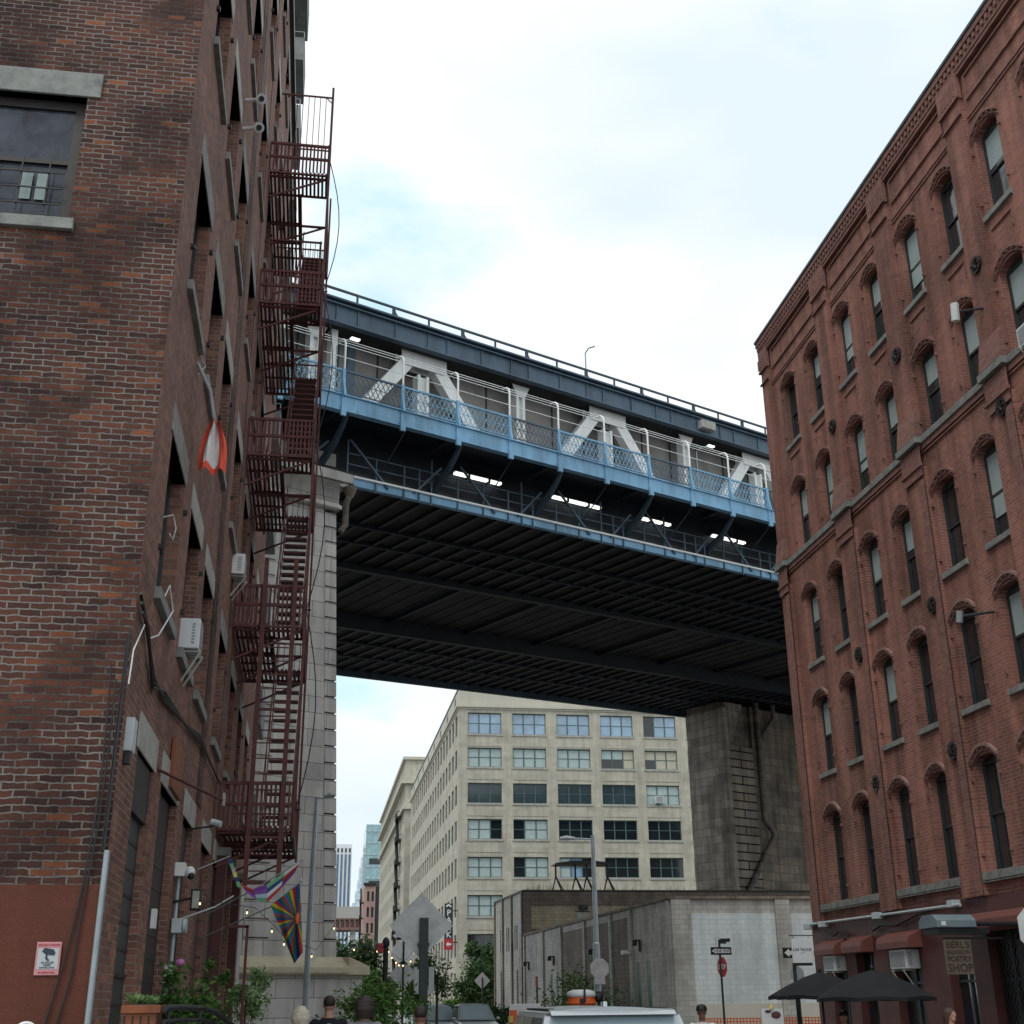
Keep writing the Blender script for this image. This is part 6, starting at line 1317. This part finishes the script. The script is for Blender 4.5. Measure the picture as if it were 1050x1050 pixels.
# ================================================================== PEOPLE
def person(label, x, y, h, face, shirt, hairc, trousers, skin='skin', hair='short', cap=None, emblem=None, pose='stand', female=False):
    t = thing('person', label, 'person', (0,0,0)); k = h/1.75
    def bodymesh(grow=0.0, parts=('head','neck','torso','arms','legs','hands','feet')):
        b = MB(); g = grow; sw = .19 if not female else .165
        if 'head' in parts:
            b.ell((0,.005,1.645), (.076,.095,.105)); b.ell((0,.035,1.575), (.055,.065,.06)); b.ell((0,.10,1.63), (.013,.022,.022), 8, 6)
            for s in (-1,1): b.ell((s*.078,-.005,1.635), (.012,.022,.034), 8, 6); b.ell((s*.032,.087,1.655), (.015,.012,.009), 8, 6)
            b.ell((0,.092,1.592), (.024,.012,.009), 8, 6)
        if 'neck' in parts: b.tube([(0,-.01,1.42),(0,0,1.59)], [.065,.055], 12)
        if 'torso' in parts:
            for (z0, w0, d0), (z1, w1, d1) in zip(((.88,.165,.12),(1.05,.14,.105),(1.25,.165,.12),(1.40,sw*.95,.11)), ((1.05,.14,.105),(1.25,.165,.12),(1.40,sw*.95,.11),(1.475,.075,.07))):
                n = 16; i = len(b.v)
                for z, w_, d in ((z0,w0+g,d0+g),(z1,w1+g,d1+g)):
                    for q in range(n): a = 2*math.pi*q/n; b.v.append((w_*math.cos(a), d*math.sin(a), z))
                for q in range(n): b.f.append((i+q, i+(q+1)%n, i+n+(q+1)%n, i+n+q)); b.m.append(0)
                b.f.append(tuple(i+q for q in range(n))[::-1]); b.m.append(0); b.f.append(tuple(i+n+q for q in range(n))); b.m.append(0)
            for s in (-1,1): b.ell((s*(sw-.01),0,1.395), (.062+g,.062+g,.06+g), 12, 8)
        for s in (-1,1):
            sh_ = Vector((s*(sw+.005),0,1.40)); el = Vector((s*(sw+.06),-.02,1.12)); wr_ = Vector((s*(sw+.05),.09,.88))
            if 'arms' in parts: b.tube([sh_, sh_.lerp(el,.5), el, el.lerp(wr_,.35), wr_], [.052+g,.046+g,.038+g,.04+g,.026+g], 10)
            if 'sleeves' in parts: b.tube([sh_, sh_.lerp(el,.75)], [.06+g,.058+g], 12)
            if 'hands' in parts:
                hd = wr_+Vector((0,.02,-.07)); b.ell(hd, (.018,.036,.052), 10, 8)
                for q in range(4): p0 = hd+Vector((0,-.026+q*.018,-.04)); b.tube([p0, p0+Vector((-s*.004,.004,-.035)), p0+Vector((-s*.016,.012,-.062-.006*(q in (1,2))))], [.010,.0092,.008], 6)
                b.tube([hd+Vector((0,.03,.02)), hd+Vector((-s*.01,.052,-.01)), hd+Vector((-s*.012,.058,-.04))], [.012,.0105,.009], 6)
            hip = Vector((s*.085,0,.92)); kn = Vector((s*.095,.02,.50)); an = Vector((s*.10,-.01,.09))
            if 'legs' in parts: b.tube([hip, hip.lerp(kn,.5), kn, kn.lerp(an,.35), an], [.085+g,.072+g,.052+g,.054+g,.036+g], 12)
            if 'feet' in parts: b.ell((s*.10,.055,.045), (.045+g,.13+g,.045+g), 10, 8)
        b.v = [(p[0]*k, p[1]*k, p[2]*k) for p in b.v]; return b
    def fuse(b, name, m, vox):
        o = b.build(name, m, t, smooth=True); r = o.modifiers.new('r', 'REMESH'); r.mode = 'VOXEL'; r.voxel_size = vox; r.use_smooth_shade = True
        s = o.modifiers.new('s', 'SMOOTH'); s.factor = .5; s.iterations = 2
        bpy.context.view_layer.update(); me = bpy.data.meshes.new_from_object(o.evaluated_get(bpy.context.evaluated_depsgraph_get())); o.modifiers.clear(); o.data = me; return o
    fuse(bodymesh(), 'body', skin, .0085)
    fuse(bodymesh(.014, ('torso','sleeves')), 'shirt', shirt, .012)
    fuse(bodymesh(.012, ('legs',)), 'trousers', trousers, .014)
    b = MB()
    for s in (-1,1): b.ell((s*.10*k,.055*k,.045*k), (.05*k,.14*k,.05*k), 12, 8)
    b.build('shoes', 'black', t, smooth=True)
    rn = random.Random(int(x*100)); hb = MB()
    if hair == 'short': hb.ell((0,-.014*k,1.672*k), (.083*k,.092*k,.088*k))
    else:
        hb.ell((0,-.016*k,1.665*k), (.092*k,.108*k,.10*k))
        for q in range(26):
            a = rn.uniform(math.pi*.95, math.pi*2.05); r_ = .085*k; hb.tube([(r_*math.cos(a), -.01+r_*math.sin(a)*.9, 1.70*k), (r_*1.15*math.cos(a), -.02+r_*1.1*math.sin(a), 1.60*k), (r_*1.05*math.cos(a), -.02+r_*math.sin(a), (1.50 if hair == 'bob' else 1.40)*k)], [.03,.028,.012], 6)
    fuse(hb, 'hair', hairc, .007)
    if cap:
        b = MB(); b.lathe([(.098*k,1.665*k),(.10*k,1.70*k),(.085*k,1.745*k),(.045*k,1.772*k),(0,1.778*k)], (0,-.005,0), 16); b.prism([(-.07*k,.08*k),(.07*k,.08*k),(.055*k,.17*k),(-.055*k,.17*k)], 'z', 1.668*k, 1.678*k); b.build('cap', cap, t, smooth=False)
    if emblem:
        b = MB(); b.tube([(0,-.128*k,1.30*k),(0,-.142*k,1.30*k)], .105*k, 24); b.build('shirt_print', emblem[0], t)
        b = MB(); b.tube([(0,-.140*k,1.33*k),(0,-.1455*k,1.33*k)], .035*k, 14); b.ell((0,-.142*k,1.27*k), (.05*k,.004,.04*k), 10, 6); b.build('print_figure', emblem[1], t)
    t.location = (x,y,0.13 if x < .65 or x > 11.35 else 0); t.rotation_euler = (0,0,R(face)); return t
BLK = cloth('black_shirt_cloth', (.015,.018,.024)); WHT = cloth('white_shirt_cloth', (.66,.67,.68)); REDC = cloth('red_shirt_cloth', (.55,.04,.05)); GRY = cloth('grey_shirt_cloth', (.16,.16,.17)); DNM = cloth('denim', (.05,.07,.12))
HD = mat('dark_hair', (.022,.015,.012), .6, var=.3, scale=30, bmp=.8, fine=90); HB = mat('pale_blonde_hair', (.50,.45,.36), .6, var=.25, scale=30, bmp=.8, fine=90); HBR = mat('brown_hair', (.07,.04,.025), .6, var=.3, scale=30, bmp=.8, fine=90)
person('man with cropped hair seen from behind in a black T-shirt with a white round print', .23, 16.8, 1.62, 2, BLK, HD, DNM, hair='short', emblem=(mat('print_white', (.6,.6,.6), .8), mat('print_orange', (.55,.2,.12), .8)))
person('woman with pale blonde hair seen from behind near the street light base', -.10, 15.2, 1.50, -4, GRY, HB, DNM, hair='bob', female=True)
person('dark haired person close to the green bush seen from behind', .60, 15.0, 1.60, 5, GRY, HD, DNM, hair='bob', female=True)
person('dark haired man by the thick black sign post looking away', 1.26, 15.4, 1.62, -10, BLK, HD, DNM, skin='skin2', hair='short')
person('person in a white T-shirt and dark cap standing before the white painted wall', 6.30, 21.1, 1.57, 165, WHT, HD, DNM, skin='skin2', cap='black')
person('person in a red top sitting height under the nearer umbrella', 9.05, 21.9, 1.45, 120, REDC, HD, DNM, hair='short', cap='black')
person('brown haired woman beneath the shop windows at the right', 9.55, 19.0, 1.50, 200, GRY, HBR, DNM, hair='long', female=True)
b = MB(); b.lathe([(0,0),(.035,0),(.035,.12),(.02,.14),(0,.14)], (10.0,17.2,1.44), 12); b.tube([(10.0,17.2,0),(10.0,17.2,1.44)], .02, 6); b.lathe([(.16,0),(.16,.03),(0,.03)], (10,17.2,0), 12); small('bollard_post', 'thin post with a pale cylindrical cap low at the right', 'post', b, 'lgrey', loc=(10,17.2,0))
